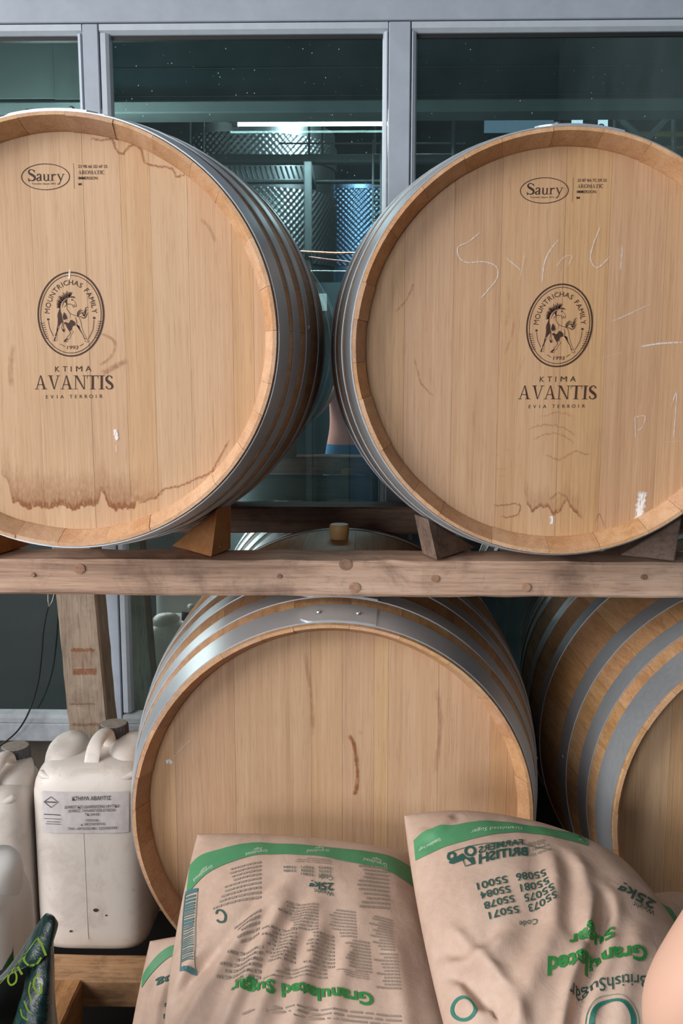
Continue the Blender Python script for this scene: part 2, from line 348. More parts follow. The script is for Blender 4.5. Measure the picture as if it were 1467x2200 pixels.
# stainless tanks
def tank_mat(name, col, dim):
    t = NT(name); t.b.inputs['Metallic'].default_value = 1.0; t.b.inputs['Base Color'].default_value = col; t.b.inputs['Roughness'].default_value = 0.38
    return t.m
ST = tank_mat('stainless', (0.62, 0.68, 0.68, 1), 0); STB = tank_mat('stainless_blue_lit', (0.30, 0.50, 0.74, 1), 0)  # blue light on the second tank is put into its metal colour
def tank(cx, cy, r, zlo, zhi, bands, mat, label):
    t = empty('steel_tank', (cx, cy, 0), label, 'tank', 'stainless wine tanks in the cellar')
    m = MB(); m.lathe([(r, zlo), (r, zhi), (r * 0.5, zhi + 0.18), (0.12, zhi + 0.24)], (cx, cy, 0), 64); m.build('shell', mat, t, smooth=40)
    for k in range(3):
        a = 0.6 + k * 2.1; m = MB(); m.tube([(cx + r * .8 * math.cos(a), cy + r * .8 * math.sin(a), 0), (cx + r * .8 * math.cos(a), cy + r * .8 * math.sin(a), zlo + 0.02)], 0.04, 10); m.build('leg', mat, t)
    for (b0, b1) in bands:                                                   # dimpled cooling jacket: pressed pillow rows
        m = MB(); sp = 0.018; nz = max(2, int((b1 - b0) / sp)); na = int(math.pi * r / sp) ; sub = 3
        rows = []
        for i in range(nz * sub + 1):
            z = b0 + (b1 - b0) * i / (nz * sub); row = []
            for j in range(na * sub + 1):
                a = math.pi + math.pi * j / (na * sub)
                ph = (i / sub) * math.pi * 2; pa = (j / sub) * math.pi * 2
                h = 0.0065 * (0.5 + 0.5 * math.cos(ph / 2) * math.cos(pa / 2))
                rr = r + 0.006 + h; row.append((cx + rr * math.cos(a), cy + rr * math.sin(a), z))
            rows.append(row)
        m.loft(rows, False, False); m.build('dimpled_jacket', mat, t, smooth=True)
zt = lambda y, Y: at(600, y, Y=Y).z
tank(at(540, 500, Y=6.1).x, 6.1, 0.50, 0.3, zt(250, 5.6), [(zt(335, 5.6), zt(282, 5.6)), (zt(560, 5.6), zt(400, 5.6))], ST, 'stainless tank with dimpled jacket under the fluorescent tube')
tank(at(760, 500, Y=7.2).x, 7.2, 0.45, 0.3, zt(395, 6.75), [(zt(570, 6.75), zt(405, 6.75))], STB, 'bluish stainless tank right of the tall one beyond the glass')
# catwalk in front of the tanks
cw = empty('catwalk', at(560, 390, Y=4.9), 'grey steel catwalk with grating before the tanks', 'catwalk')
CWM = plain('catwalk_paint', srgb(104,112,114), 0.5, 0.3, 10, 0.1)
a, b = at(350, 353, Y=4.9), at(1000, 331, Y=4.9); m = MB(); m.bbox((a.x, 4.88, a.z), (b.x, 4.94, b.z), 0.004); m.build('edge_beam', CWM, cw)
a, b = at(350, 394, Y=4.9), at(1000, 386, Y=4.9); m = MB(); m.bbox((a.x, 4.88, a.z), (b.x, 4.94, b.z), 0.004); m.build('lower_beam', CWM, cw)
for i in range(22):
    x = 415 + i * 11; m = MB(); m.tube([at(x, 357, Y=4.92), at(x + 9, 384, Y=4.92)], 0.005, 6); m.build('grating_bar', CWM, cw)
for px in (408, 437, 664, 693, 805):
    m = MB(); m.tube([at(px, 244, Y=4.92), at(px, 331, Y=4.92)], 0.006, 8); m.build('railing_post', CWM, cw)
m = MB(); m.tube([at(600, 308, Y=4.9), at(1000, 308, Y=4.9)], 0.004, 6); m.build('railing', CWM, cw)
a, b = at(655, 560, Y=4.5), at(670, 350, Y=4.5); m = MB(); m.bbox((a.x, 4.46, 0.0), (b.x, 4.5, b.z), 0.004)
m.build('support_post', plain('post_paint', srgb(58,64,66), 0.6), cw)
m = MB(); m.bbox((a.x, 4.5, b.z - 0.05), (b.x, 4.885, b.z), 0.004); m.build('bracket', CWM, cw)
ld = empty('ladder', (at(808, 560, Y=4.7).x, 4.7, 0), 'narrow steel ladder beside the bluish tank', 'ladder')
for px in (801, 818):
    m = MB(); x = at(px, 400, Y=4.7).x; m.tube([(x, 4.7, 0), (x, 4.7, at(px, 300, Y=4.7).z)], 0.005, 6); m.build('stile', CWM, ld)
for i in range(24):
    z = at(808, 400, Y=4.7).z - i * 0.03; m = MB(); m.tube([(at(801, 400, Y=4.7).x, 4.7, z), (at(818, 400, Y=4.7).x, 4.7, z)], 0.004, 6); m.build('rung', CWM, ld)
m = MB(); pts = [at(x, y, Y=4.453) for x, y in ((560, 536), (660, 541), (720, 544), (790, 543), (900, 547))]; m.tube(pts, 0.005, 8)
tag(m.build('copper_pipe', plain('dull_copper', srgb(176,120,92), 0.4, 0.8)), 'thin copper pipe running level between the two upper barrels', 'pipe')
m = MB(); pts = [at(x, y, Y=4.455) for x, y in ((600, 586), (680, 582), (760, 583), (880, 586))]; m.tube(pts, 0.003, 8)
tag(m.build('hose', plain('clear_hose', srgb(150,165,160), 0.3)), 'thin pale hose below the copper pipe', 'hose')
m = MB(); pts = [at(x, y, Y=4.454) for x, y in ((664, 552), (700, 557), (730, 560), (770, 566), (860, 570))]; m.tube(pts, 0.004, 8)
tag(m.build('wine_hose', plain('red_hose', srgb(150,80,72), 0.4)), 'reddish hose sagging just under the copper pipe', 'hose')
a, b = at(682, 668, Y=4.55), at(702, 631, Y=4.55); m = MB(); m.box((a.x, 4.547, a.z), (b.x, 4.55, b.z)); m.box((a.x - 0.05, 4.55, 0), (b.x + 0.10, 4.8, b.z + 0.05), 1)
tag(m.build('switch_cabinet', [plain('paper', srgb(200,206,204), 0.8), plain('cabinet_dark', srgb(60,72,78), 0.5)]), 'dark cabinet with a white paper notice between the upper barrels', 'cabinet')
# far end: skylights and truss seen through the right pane
sk = empty('skylight', at(1110, 262, Y=8.6), 'bright bluish skylight at the far end of the cellar', 'skylight')
SK = emis('daylight_pane', (0.75, 0.9, 1.0, 1), 2.2); SK2 = emis('lit_wall_blue', (0.2, 0.42, 0.62, 1), 0.5)  # the wide blue pane is a glow standing in for a daylit wall
for (x0, x1, y0, y1, mm) in ((1048, 1100, 243, 250, SK), (1130, 1172, 243, 249, SK), (1250, 1276, 243, 250, SK), (1302, 1318, 243, 248, SK), (1040, 1190, 252, 285, SK2), (1228, 1252, 256, 275, SK), (1285, 1306, 256, 275, SK)):
    a, b = at(x0, y1, Y=8.6), at(x1, y0, Y=8.6); m = MB(); m.box((a.x, 8.6, a.z), (b.x, 8.62, b.z)); m.build('pane', mm, sk)
tr = empty('roof_truss', at(1400, 330, Y=7.0), 'dark steel roof truss at the upper right beyond the glass', 'truss')
TM = plain('truss_paint', srgb(120,132,130), 0.6); TY2 = plain('yellow_rail', srgb(150,140,70), 0.6)
for (a, b, r, mm) in (((1320, 243), (1405, 320), 0.022, TM), ((1445, 243), (1375, 315), 0.022, TM), ((1447, 240), (1447, 360), 0.018, TM), ((1320, 240), (1320, 320), 0.012, TM), ((1330, 289), (1500, 289), 0.02, TY2), ((1330, 317), (1500, 317), 0.012, TY2), ((1270, 250), (1330, 250), 0.012, TM)):
    m = MB(); m.tube([at(a[0], a[1], Y=7.0), at(b[0], b[1], Y=7.0)], r, 6); m.build('truss_bar', mm, tr)
m = MB(); q_ = at(975, 240, Y=4.6); m.tube([q_, Vector((q_.x, 4.6, 0))], 0.01, 8)
tag(m.build('steel_pole', CWM), 'slim pale pole near the left edge of the right pane', 'pole')
d = bpy.data.lights.new('cellar_fill', 'POINT'); d.energy = 60; d.shadow_soft_size = 0.12; d.color = (0.9, 0.97, 1.0)  # added fill to brighten the tanks, no bulb hangs here
o = bpy.data.objects.new('cellar_fill', d); COL.objects.link(o); o.location = (0.25, 5.3, 2.9)
d = bpy.data.lights.new('blind_fill', 'POINT'); d.energy = 10; d.shadow_soft_size = 0.05; d.color = (1.0, 0.98, 0.96)  # added fill that lifts the blind and lintel, no fitting behind it
o = bpy.data.objects.new('blind_fill', d); COL.objects.link(o); o.location = (-0.85, 2.88, 1.95)

# ================================================================== lettering and marks
_tc = {}
def text_geo(s, bold=0.0, font_spacing=1.0):
    """outline of a string as flat triangles, cap height scaled to 1, starting at x = 0; returns verts, faces, width"""
    key = (s, bold, font_spacing)
    if key in _tc: return _tc[key]
    cu = bpy.data.curves.new('t', 'FONT'); cu.body = s; cu.size = 1.0; cu.offset = bold; cu.space_character = font_spacing; cu.resolution_u = 3
    ob = bpy.data.objects.new('t', cu); COL.objects.link(ob)
    dg = bpy.context.evaluated_depsgraph_get(); me = bpy.data.meshes.new_from_object(ob.evaluated_get(dg))
    vs_ = [(v.co.x, v.co.y) for v in me.vertices]; fs = [tuple(p.vertices) for p in me.polygons]
    bpy.data.objects.remove(ob); bpy.data.curves.remove(cu); bpy.data.meshes.remove(me)
    k = 1 / 0.73
    x0 = min(v[0] for v in vs_); x1 = max(v[0] for v in vs_)
    r = ([((x - x0) * k, y * k) for x, y in vs_], fs, (x1 - x0) * k); _tc[key] = r; return r
def smooth_pts(p, n=6):
    if len(p) < 3: return p
    out = []
    q = [p[0]] + list(p) + [p[-1]]
    for i in range(1, len(q) - 2):
        a, b, c, d = q[i-1], q[i], q[i+1], q[i+2]
        for k in range(n):
            t = k / n
            out.append(tuple(0.5 * (2*b[j] + (c[j]-a[j])*t + (2*a[j]-5*b[j]+4*c[j]-d[j])*t*t + (3*b[j]-a[j]-3*c[j]+d[j])*t**3) for j in range(len(p[0]))))
    out.append(tuple(p[-1])); return out
class Flat:
    """flat artwork in its own 2-D units (y down); mapped onto a surface later"""
    def __init__(s): s.v = []; s.f = []
    def poly(s, pts):
        b = len(s.v); s.v += [tuple(p[:2]) for p in pts]; s.f.append(tuple(range(b, b + len(pts)))); return s
    def stroke(s, pts, w, n=6):
        """ribbon; each point may carry its own width as a third number"""
        pts = smooth_pts([(p[0], p[1], p[2] if len(p) > 2 else w) for p in pts], n); b = len(s.v); k = len(pts)
        for i, (x, y, ww) in enumerate(pts):
            x0, y0, _ = pts[max(i-1, 0)]; x1, y1, _ = pts[min(i+1, k-1)]
            l = math.hypot(x1-x0, y1-y0) or 1; nx, ny = -(y1-y0)/l, (x1-x0)/l
            s.v += [(x+nx*ww/2, y+ny*ww/2), (x-nx*ww/2, y-ny*ww/2)]
        for i in range(k-1): s.f.append((b+2*i, b+2*i+1, b+2*i+3, b+2*i+2))
        return s
    def ring(s, cx, cy, rx, ry, w, n=72):
        pts = [(cx + rx*math.cos(2*math.pi*i/n), cy + ry*math.sin(2*math.pi*i/n)) for i in range(n+1)]; return s.stroke(pts, w, 1)
    def disc(s, cx, cy, r, n=14): return s.poly([(cx + r*math.cos(2*math.pi*i/n), cy + r*math.sin(2*math.pi*i/n)) for i in range(n)])
    def text(s, string, x0, x1, yb, cap, bold=0.0, sp=1.0, slant=0.0):
        v, f, w = text_geo(string, bold, sp); b = len(s.v); k = (x1-x0)/w
        s.v += [(x0 + x*k + slant*y*cap, yb - y*cap) for x, y in v]; s.f += [tuple(b+i for i in q) for q in f]; return s
    def glyph(s, ch, cx, cy, cap, ang, bold=0.0, sx=1.0):
        v, f, w = text_geo(ch, bold); b = len(s.v); ca, sa = math.cos(ang), math.sin(ang)
        for x, y in v:
            X, Y = (x - w/2)*cap*sx, -(y-0.5)*cap
            s.v.append((cx + X*ca - Y*sa, cy + X*sa + Y*ca))
        s.f += [tuple(b+i for i in q) for q in f]; return s
    def xf(s, fn): s.v = [fn(x, y) for x, y in s.v]; return s
    def merge(s, o): b = len(s.v); s.v += o.v; s.f += [tuple(b+i for i in q) for q in o.f]; return s
# roman capitals drawn as stems, hairlines and serifs (unit cap height, y up)
def roman(ch):
    P = []
    sf = lambda a, b, y: P.append([(a, y), (b, y), (b, y + 0.04), (a, y + 0.04)])
    if ch == 'A':
        P += [[(.40,1),(.47,1),(.80,.02),(.64,.02)], [(.40,1),(.445,1),(.155,.02),(.105,.02)], [(.20,.31),(.62,.31),(.62,.36),(.20,.36)]]; sf(0,.27,0); sf(.53,.92,0); w = .92
    elif ch == 'V':
        P += [[(.10,.98),(.26,.98),(.50,0),(.44,0)], [(.74,.98),(.79,.98),(.50,0),(.455,0)]]; sf(0,.37,.96); sf(.62,.9,.96); w = .9
    elif ch == 'N':
        P += [[(.12,.98),(.17,.98),(.17,.02),(.12,.02)], [(.12,.98),(.28,.98),(.82,0),(.74,0)], [(.78,.98),(.83,.98),(.83,0),(.78,0)]]; sf(0,.28,.96); sf(.02,.29,0); sf(.66,.95,.96); w = .95
    elif ch == 'T':
        P += [[(.34,.96),(.49,.96),(.49,.02),(.34,.02)], [(0,.95),(.83,.95),(.83,1),(0,1)], [(0,1),(.045,1),(.02,.76),(0,.76)], [(.785,1),(.83,1),(.83,.76),(.81,.76)]]; sf(.22,.61,0); w = .83
    elif ch == 'I':
        P += [[(.13,.98),(.28,.98),(.28,.02),(.13,.02)]]; sf(0,.41,.96); sf(0,.41,0); w = .41
    elif ch == 'R':
        P += [[(.1,.98),(.24,.98),(.24,.02),(.1,.02)], [(.36,.5),(.5,.5),(.82,.02),(.66,.02)]]; sf(0,.36,0); sf(0,.3,.96); sf(.6,.9,0); w = .9
        F = Flat().stroke([(.2,.98,.05),(.45,.96,.07),(.58,.75,.14),(.45,.52,.07),(.2,.5,.05)], .1); return P, F, w
    elif ch == 'O' or ch == 'C':
        F = Flat(); w = .95 if ch == 'O' else .85
        rng = range(0, 25) if ch == 'O' else range(3, 22)
        F.stroke([(.47 + .40*math.cos(i*math.pi/12), .5 + .48*math.sin(i*math.pi/12), .05 + .11*abs(math.cos(i*math.pi/12))) for i in rng], .1, 2); return P, F, w
    elif ch == 'M':
        P += [[(.14,.98),(.19,.98),(.15,.02),(.10,.02)], [(.14,.98),(.30,.98),(.58,.0),(.51,0)], [(.54,0),(.58,0),(.88,.98),(.83,.98)], [(.82,.98),(.96,.98),(1.0,.02),(.86,.02)]]; sf(0,.26,0); sf(.76,1.1,0); w = 1.1
    elif ch == 'S':
        F = Flat().stroke([(.08,.06,.03),(.09,.22,.04),(.18,.06,.06),(.36,.025,.06),(.53,.14,.13),(.50,.33,.16),(.30,.50,.20),(.12,.66,.16),(.12,.85,.12),(.28,.975,.06),(.42,.95,.06),(.50,.80,.04),(.52,.95,.03)], .1); return P, F, .6
    return P, Flat(), w
def roman_text(F, s, x0, x1, yb, cap, gap=0.06):
    items = [roman(c) for c in s]; tot = sum(i[2] for i in items) + gap*(len(s)-1); k = (x1-x0)/tot; x = x0
    for P, G, w in items:
        for p in P: F.poly([(x + a*k, yb - b*cap) for a, b in p])
        F.merge(Flat().merge(G).xf(lambda a, b: (x + a*k, yb - b*cap))); x += (w + gap)*k
# --- cooper's mark (units: pixels of the close view, origin 40,340, 6.986 per pixel)
def cooper_art(code):
    F = Flat(); F.ring(402, 278, 360, 194, 11)
    F.stroke([(143,300,10),(150,345,8),(165,325,12),(200,338,14),(236,318,24),(238,280,30),(200,250,36),(160,225,28),(150,195,20),(172,172,12),(205,172,12),(228,195,9),(234,178,7),(236,215,6)], 12)       # S
    F.stroke([(277,262,22),(285,243,14),(310,238,13),(326,250,20),(328,290,22),(328,325,20),(346,334,10)], 14); F.stroke([(326,283,8),(295,292,14),(273,312,22),(285,335,14),(308,334,10),(328,318,8)], 12)       # a
    F.stroke([(365,246,6),(380,243,14),(382,280,20),(384,320,20),(405,337,12),(432,328,10),(442,312,8)], 14); F.poly([(434,240),(452,238),(452,336),(434,330)]); F.poly([(452,330),(470,332),(470,338),(446,340)]); F.poly([(425,240),(436,238),(436,246),(425,246)])    # u
    F.poly([(492,240),(510,238),(510,334),(492,334)]); F.poly([(478,330),(528,330),(528,337),(478,337)]); F.poly([(480,240),(494,238),(494,247),(480,247)]); F.stroke([(510,270,8),(522,248,12),(540,243,16),(554,252,18)], 12)     # r
    F.stroke([(588,240,16),(610,285,18),(632,328,14)], 16); F.stroke([(668,240,8),(640,305,9),(616,368,10),(598,390,10),(584,384,18)], 9); F.poly([(574,234),(606,234),(606,241),(574,241)]); F.poly([(650,234),(686,234),(686,241),(650,241)])   # y
    F.text('Tonnelier depuis 1873', 192, 552, 393, 27, 0.0)
    F.stroke([(822, 75), (830, 270), (836, 460)], 4)
    F.text(code, 890, 1328, 143, 46, 0.004); roman_text(F, 'AROMATIC', 893, 1288, 238, 56, 0.04); F.text('IMMERSION', 893, 1182, 318, 46, 0.004); F.text('M', 897, 942, 407, 40, 0.004)
    return F.xf(lambda x, y: (40 + x/6.986, 340 + y/6.986))
# --- estate emblem (units: close view, origin 60,560, 6.875 per pixel)
def emblem_art():
    F = Flat(); F.ring(632, 790, 482, 618, 22, 96); F.ring(632, 790, 446, 574, 9, 96)
    s = 'MOUNTRICHAS FAMILY'; rx, ry = 352, 482
    # place letters by arc length over the top of an ellipse
    N = 400; a0, a1 = math.pi * 1.0, 0.0
    P = [(632 + rx*math.cos(a0 + (a1-a0)*i/N), 800 - ry*math.sin(a0 + (a1-a0)*i/N)) for i in range(N+1)]
    L = [0]
    for i in range(N): L.append(L[-1] + math.dist(P[i], P[i+1]))
    ws = [(0.45 if c == ' ' else text_geo(c)[2]) + 0.30 for c in s]; tot = sum(ws); pos = 0
    for c, w in zip(s, ws):
        d = 0.012*L[-1] + (pos + w/2)/tot*L[-1]*0.976; pos += w
        if c == ' ': continue
        i = min(range(N+1), key=lambda q: abs(L[q]-d)); i0, i1 = max(i-3, 0), min(i+3, N)
        ang = math.atan2(P[i1][1]-P[i0][1], P[i1][0]-P[i0][0]); F.glyph(c, P[i][0], P[i][1], 78, ang, 0.0)
    F.disc(297, 867, 17); F.disc(975, 845, 17)
    F.stroke([(300,890),(325,1010),(376,1115)], 7); F.stroke([(975,870),(955,1020),(888,1155)], 7)
    F.stroke([(475,1230),(545,1270)], 7); F.stroke([(765,1262),(820,1225)], 7)
    F.text('1993', 575, 738, 1308, 56, 0.0, 1.0, 0.12)
    for i in range(8):
        t = i/7; F.stroke([(176 + 70*t, 915 + 225*t), (205 + 70*t, 925 + 225*t), (245 + 62*t, 915 + 225*t)], 7); F.stroke([(1095 - 62*t, 890 + 235*t), (1065 - 60*t, 900 + 235*t), (1030 - 50*t, 890 + 235*t)], 7)
    # horse (close view, origin 100,620, 14.67 per pixel)
    H = Flat(); pl, st = H.poly, H.stroke
    base = smooth_pts([(720,250),(640,290),(560,340),(500,400),(450,470),(430,540),(415,610)], 4)
    tips = [(800,100),(745,90),(690,95),(630,60),(575,120),(510,110),(462,185),(400,220),(385,225),(350,255),(345,320),(307,360),(315,400),(300,440),(305,480),(298,510),(310,555),(300,600)]
    for i, tp in enumerate(tips):                                             # mane locks
        k = i/(len(tips)-1)*(len(base)-1.001); b0 = base[int(k)]; dx = tp[0]-b0[0]; dy = tp[1]-b0[1]
        st([(b0[0], b0[1], 46), (b0[0]+dx*.45+8, b0[1]+dy*.45-6, 40), (b0[0]+dx*.8+4, b0[1]+dy*.8, 20), (tp[0], tp[1], 3)], 10, 4)
    pl([(425,560),(400,640),(385,700),(352,780),(340,880),(355,960),(350,1080),(345,1150),(400,1170),(440,1100),(480,1060),(498,1000),(482,900),(470,800),(436,730),(430,640)])
    pl([(345,1150),(318,1250),(312,1330),(330,1330),(352,1270),(345,1220),(360,1190),(400,1170)]); pl([(400,1170),(400,1220),(365,1280),(330,1390),(300,1480),(265,1520),(270,1450),(300,1380),(316,1320),(350,1270),(385,1220)])
    pl([(262,1520),(290,1525),(270,1590),(262,1650),(222,1660),(228,1610)]); st([(330,1420),(320,1520),(325,1590),(320,1640),(265,1660)], 9)
    pl([(550,740),(590,800),(625,870),(650,930),(620,965),(530,975),(505,910),(520,820)])
    for i in range(7): st([(590+i*9, 800+i*22, 10), (625+i*8, 795+i*22, 3)], 6, 2)
    pl([(560,1060),(610,1055),(660,1100),(720,1060),(750,985),(800,1000),(850,1030),(900,1095),(905,1150),(825,1180),(795,1240),(770,1300),(735,1330),(735,1375),(690,1310),(630,1215),(600,1130),(560,1120)])
    for i in range(6): st([(790+i*22, 1010+i*18, 12), (800+i*24, 960+i*20, 3)], 6, 2)
    st([(500,990,14),(520,970,10),(600,985,8),(690,1000,6)], 8); st([(600,1040,12),(640,1080,8),(690,1100,6)], 8)
    st([(505,1010,30),(500,1100,16),(485,1190,12),(465,1225,10),(490,1280,14),(520,1340,20),(550,1370,10)], 12); st([(545,1050,8),(530,1150,12),(535,1240,16),(570,1290,12),(575,1340,8),(550,1370,6)], 10); pl([(500,1270),(535,1275),(560,1320),(545,1365),(510,1335)])
    st([(735,1360,24),(745,1400,16),(700,1470,12),(650,1530,14),(630,1590,22)], 14); st([(800,1240,10),(790,1310,10),(842,1368,10),(780,1450,9),(735,1550,10),(690,1590,12),(650,1590,10)], 10); pl([(630,1570),(570,1610),(538,1665),(545,1682),(610,1680),(625,1620),(650,1600)]); st([(650,1600),(668,1650),(650,1680),(600,1684)], 9)
    st([(640,490,14),(640,640,14),(690,710,14),(735,775,14),(860,838,16),(970,872,16),(1030,930,12),(1080,1060,12),(1105,1200,10),(1150,1340,10),(1200,1450,9),(1255,1560,10)], 12); st([(735,775,10),(742,850,8),(735,950,5)], 8)
    st([(905,900,8),(940,1010,16),(950,1120,14),(985,1190,30),(1040,1290,34),(1095,1380,20),(1140,1450,16),(1175,1540,18),(1195,1580,24)], 16); pl([(905,1150),(955,1150),(1020,1165),(1055,1260),(1010,1250),(960,1190)]); pl([(1190,1580),(1210,1575),(1205,1640),(1240,1675),(1210,1668)]); st([(1195,1585),(1250,1575),(1310,1655),(1285,1684),(1215,1668)], 12)
    for p in ([(975,870,20),(970,780,26),(1020,700,24),(1100,640,6)], [(985,870,16),(1010,780,20),(1070,710,22),(1150,695,12),(1195,740,8)], [(990,860,14),(1050,780,16),(1130,760,26),(1200,760,30),(1215,660,24),(1250,590,18),(1320,580,4)], [(1000,860,14),(1080,890,22),(1160,930,26),(1220,900,26),(1260,830,20),(1300,740,4)], [(1120,830,20),(1180,850,30),(1220,790,30),(1245,690,18),(1290,640,5)], [(1100,790,10),(1160,800,26),(1190,880,26)]): st(p, 16)
    st([(735,255,22),(660,300,12),(618,370,12),(612,440,14),(630,478,18),(700,490,20),(760,490,16),(800,510,14),(820,560,12),(850,585,12),(875,545,9),(915,572,12),(932,525,12),(895,430,8),(845,370,8),(800,325,8)], 12)
    pl([(650,315),(615,370),(575,420),(610,470),(645,480),(640,400)]); st([(640,330,10),(560,400,26),(510,490,18),(478,600,5)], 14); st([(640,480,10),(600,530,16),(540,600,4)], 10); st([(700,285,8),(780,290,8),(845,310,6)], 8)
    pl([(735,262),(790,238),(860,245),(912,305),(850,290),(800,275),(775,280)]); H.disc(795, 355, 22); st([(850,500),(875,540)], 16)
    H.xf(lambda x, y: ((100 + x/14.67 - 60)*6.875, (620 + y/14.67 - 560)*6.875)); F.merge(H)
    F.text('K', 400, 465, 1640, 84); F.text('T', 512, 580, 1638, 84); F.text('I', 630, 642, 1638, 84); F.text('M', 708, 800, 1636, 84); F.text('A', 850, 932, 1634, 84)
    roman_text(F, 'AVANTIS', 100, 1255, 1900, 205, 0.05)
    x = 262
    for c in 'EVIA TERROIR':
        if c != ' ': F.glyph(c, x + 18, 2010 - (x-262)*0.012, 54, 0)
        x += 74 if c != ' ' else 58
    return F.xf(lambda x, y: (60 + x/6.875, 560 + y/6.875))
def flat_obj(F, fn, name, mat, parent):
    m = MB(); m.add([fn(x, y) for x, y in F.v], F.f); return m.build(name, mat, parent)
def decal_mesh(verts, faces, alphas, name, mat, parent):
    m = MB(); m.add(verts, faces); o = m.build(name, mat, parent)
    a = o.data.attributes.new('alpha', 'FLOAT', 'POINT'); a.data.foreach_set('value', alphas); return o

# ================================================================== barrels
HD = 0.040        # depth of the head below the rim
def barrel(X, d, Zr, R1, R2, L, seams, label, laps=(), bung=True, nst=30, seed=1, grp='oak wine barrels', hoops=None, lap_ang=0.0):
    rg = random.Random(seed); cz = ZC + Zr; cy = d
    root = empty('wine_barrel', (X, d + L/2, cz - R2), label, 'barrel', grp)
    Rf = lambda l: R2 - (R2 - R1)*((l - L/2)/(L/2))**2
    # staves: outer curve, bevelled chime, inner curve
    outer = [(l, Rf(l)) for l in [L*i/16 for i in range(17)]]
    bev = [(0.0, R1 - 0.005), (0.033, R1 - 0.018), (0.036, R1 - 0.0185), (HD + 0.03, R1 - 0.020)]
    inner = [(L - l, r) for l, r in bev] + [(L*0.5, R2 - 0.026)] + list(reversed(bev))
    prof = outer + inner; no, n = len(outer), len(prof)
    ws = [rg.uniform(0.72, 1.28) for _ in range(nst)]; tot = sum(ws); a = rg.uniform(0, 1)
    for w in ws:
        a0, a1 = a + 0.0006, a + 2*math.pi*w/tot - 0.0006; a += 2*math.pi*w/tot
        m = MB(); K = 4; rings = []; jf = rg.uniform(-0.0006, 0.0006); jr = rg.uniform(-0.0008, 0.0004)
        for k in range(K + 1):
            t = a0 + (a1 - a0)*k/K; c, s = math.cos(t), math.sin(t)
            rings.append([(X + (r + (jr if i >= no else 0))*c, cy + l + (jf if (l < 0.001) else 0), cz + (r + (jr if i >= no else 0))*s) for i, (l, r) in enumerate(prof)])
        b = 0; m.v = [p for r in rings for p in r]
        for k in range(K):
            for i in range(n):
                j = (i + 1) % n
                m.f.append((k*n + i, k*n + j, (k+1)*n + j, (k+1)*n + i)); m.mi.append(1 if i >= no - 1 else 0)
        m.f.append(tuple(range(n))); m.mi.append(0); m.f.append(tuple(reversed(range(K*n, K*n + n)))); m.mi.append(0)
        m.build('stave', [M['oak_stave'], M['oak_end']], root, smooth=25)
    # hoops
    hp = hoops or [(0.007, 0.062), (0.095, 0.134), (0.19, 0.232), (0.335, 0.372)]
    allh = [(l0, l1, i) for i, (l0, l1) in enumerate(hp)] + [(L - l1, L - l0, 9) for l0, l1 in hp]
    for (l0, l1, idx) in allh:
        q = [l0 + (l1 - l0)*i/4 for i in range(5)]
        pr = [(Rf(l) + 0.0003, l) for l in q] + [(Rf(l) + 0.0022, l) for l in reversed(q)]
        m = MB(); N = 120; m.loft([[(X + r*math.cos(2*math.pi*j/N), cy + l, cz + r*math.sin(2*math.pi*j/N)) for r, l in pr] for j in range(N)], True, False)
        k = len(pr)
        for i in range(k): m.f.append(((N-1)*k + i, (N-1)*k + (i+1) % k, (i+1) % k, i)); m.mi.append(0)
        h = fix_normals(m.build('hoop', M['hoop'], root, smooth=35))
        if idx in laps:
            # overlapping end of the strap with a rounded corner and its rivets
            ac = math.pi/2 + lap_ang; aw = 0.058/R1; lm = (l0 + l1)/2; hw = (l1 - l0)/2 - 0.0005
            top, bot = [], []
            for i in range(25):
                t = i/24; ang = ac + aw - 2*aw*t; e = min(1.0, t/0.14); wd_ = hw*(0.55 + 0.45*math.sin(e*math.pi/2))
                row = [(lm - wd_ + 2*wd_*j/4) for j in range(5)]
                top.append([(X + (Rf(l)+0.0042)*math.cos(ang), cy + l, cz + (Rf(l)+0.0042)*math.sin(ang)) for l in row] + [(X + (Rf(l)+0.002)*math.cos(ang), cy + l, cz + (Rf(l)+0.002)*math.sin(ang)) for l in reversed(row)])
            m = MB(); m.loft(top, True, True); fix_normals(m.build('strap_lap', M['hoop'], h, smooth=35))
            for off in (0.030, -0.030):
                ang = ac + off/R1; r = Rf(lm) + 0.0042; nrm = Vector((math.cos(ang), 0, math.sin(ang))); c0 = Vector((X, cy + lm, cz)) + nrm*r
                tx = Vector((-math.sin(ang), 0, math.cos(ang))); ty = Vector((0, 1, 0)); m = MB()
                m.loft([[c0 + nrm*hh + (tx*math.cos(j*math.pi/6) + ty*math.sin(j*math.pi/6))*rr for j in range(12)] for rr, hh in ((0.0048, 0), (0.0045, 0.0018), (0.0028, 0.0034), (0.0008, 0.004))], True, True); m.build('rivet', M['rivet'], h, smooth=60)
        elif idx in (0, 2):
            for ang in ((0.02, math.pi - 0.03) if idx == 0 else (0.05, math.pi - 0.06)):
                lm = (l0 + l1)/2; r = Rf(lm) + 0.002; nrm = Vector((math.cos(ang), 0, math.sin(ang))); c0 = Vector((X, cy + lm, cz)) + nrm*r; tx = Vector((-math.sin(ang), 0, math.cos(ang))); ty = Vector((0, 1, 0)); m = MB()
                m.loft([[c0 + nrm*hh + (tx*math.cos(j*math.pi/5) + ty*math.sin(j*math.pi/5))*rr for j in range(10)] for rr, hh in ((0.0034, 0), (0.003, 0.0012), (0.0008, 0.0022))], True, True); m.build('rivet', M['rivet'], h, smooth=60)
    # head boards
    Rh = R1 - 0.0175
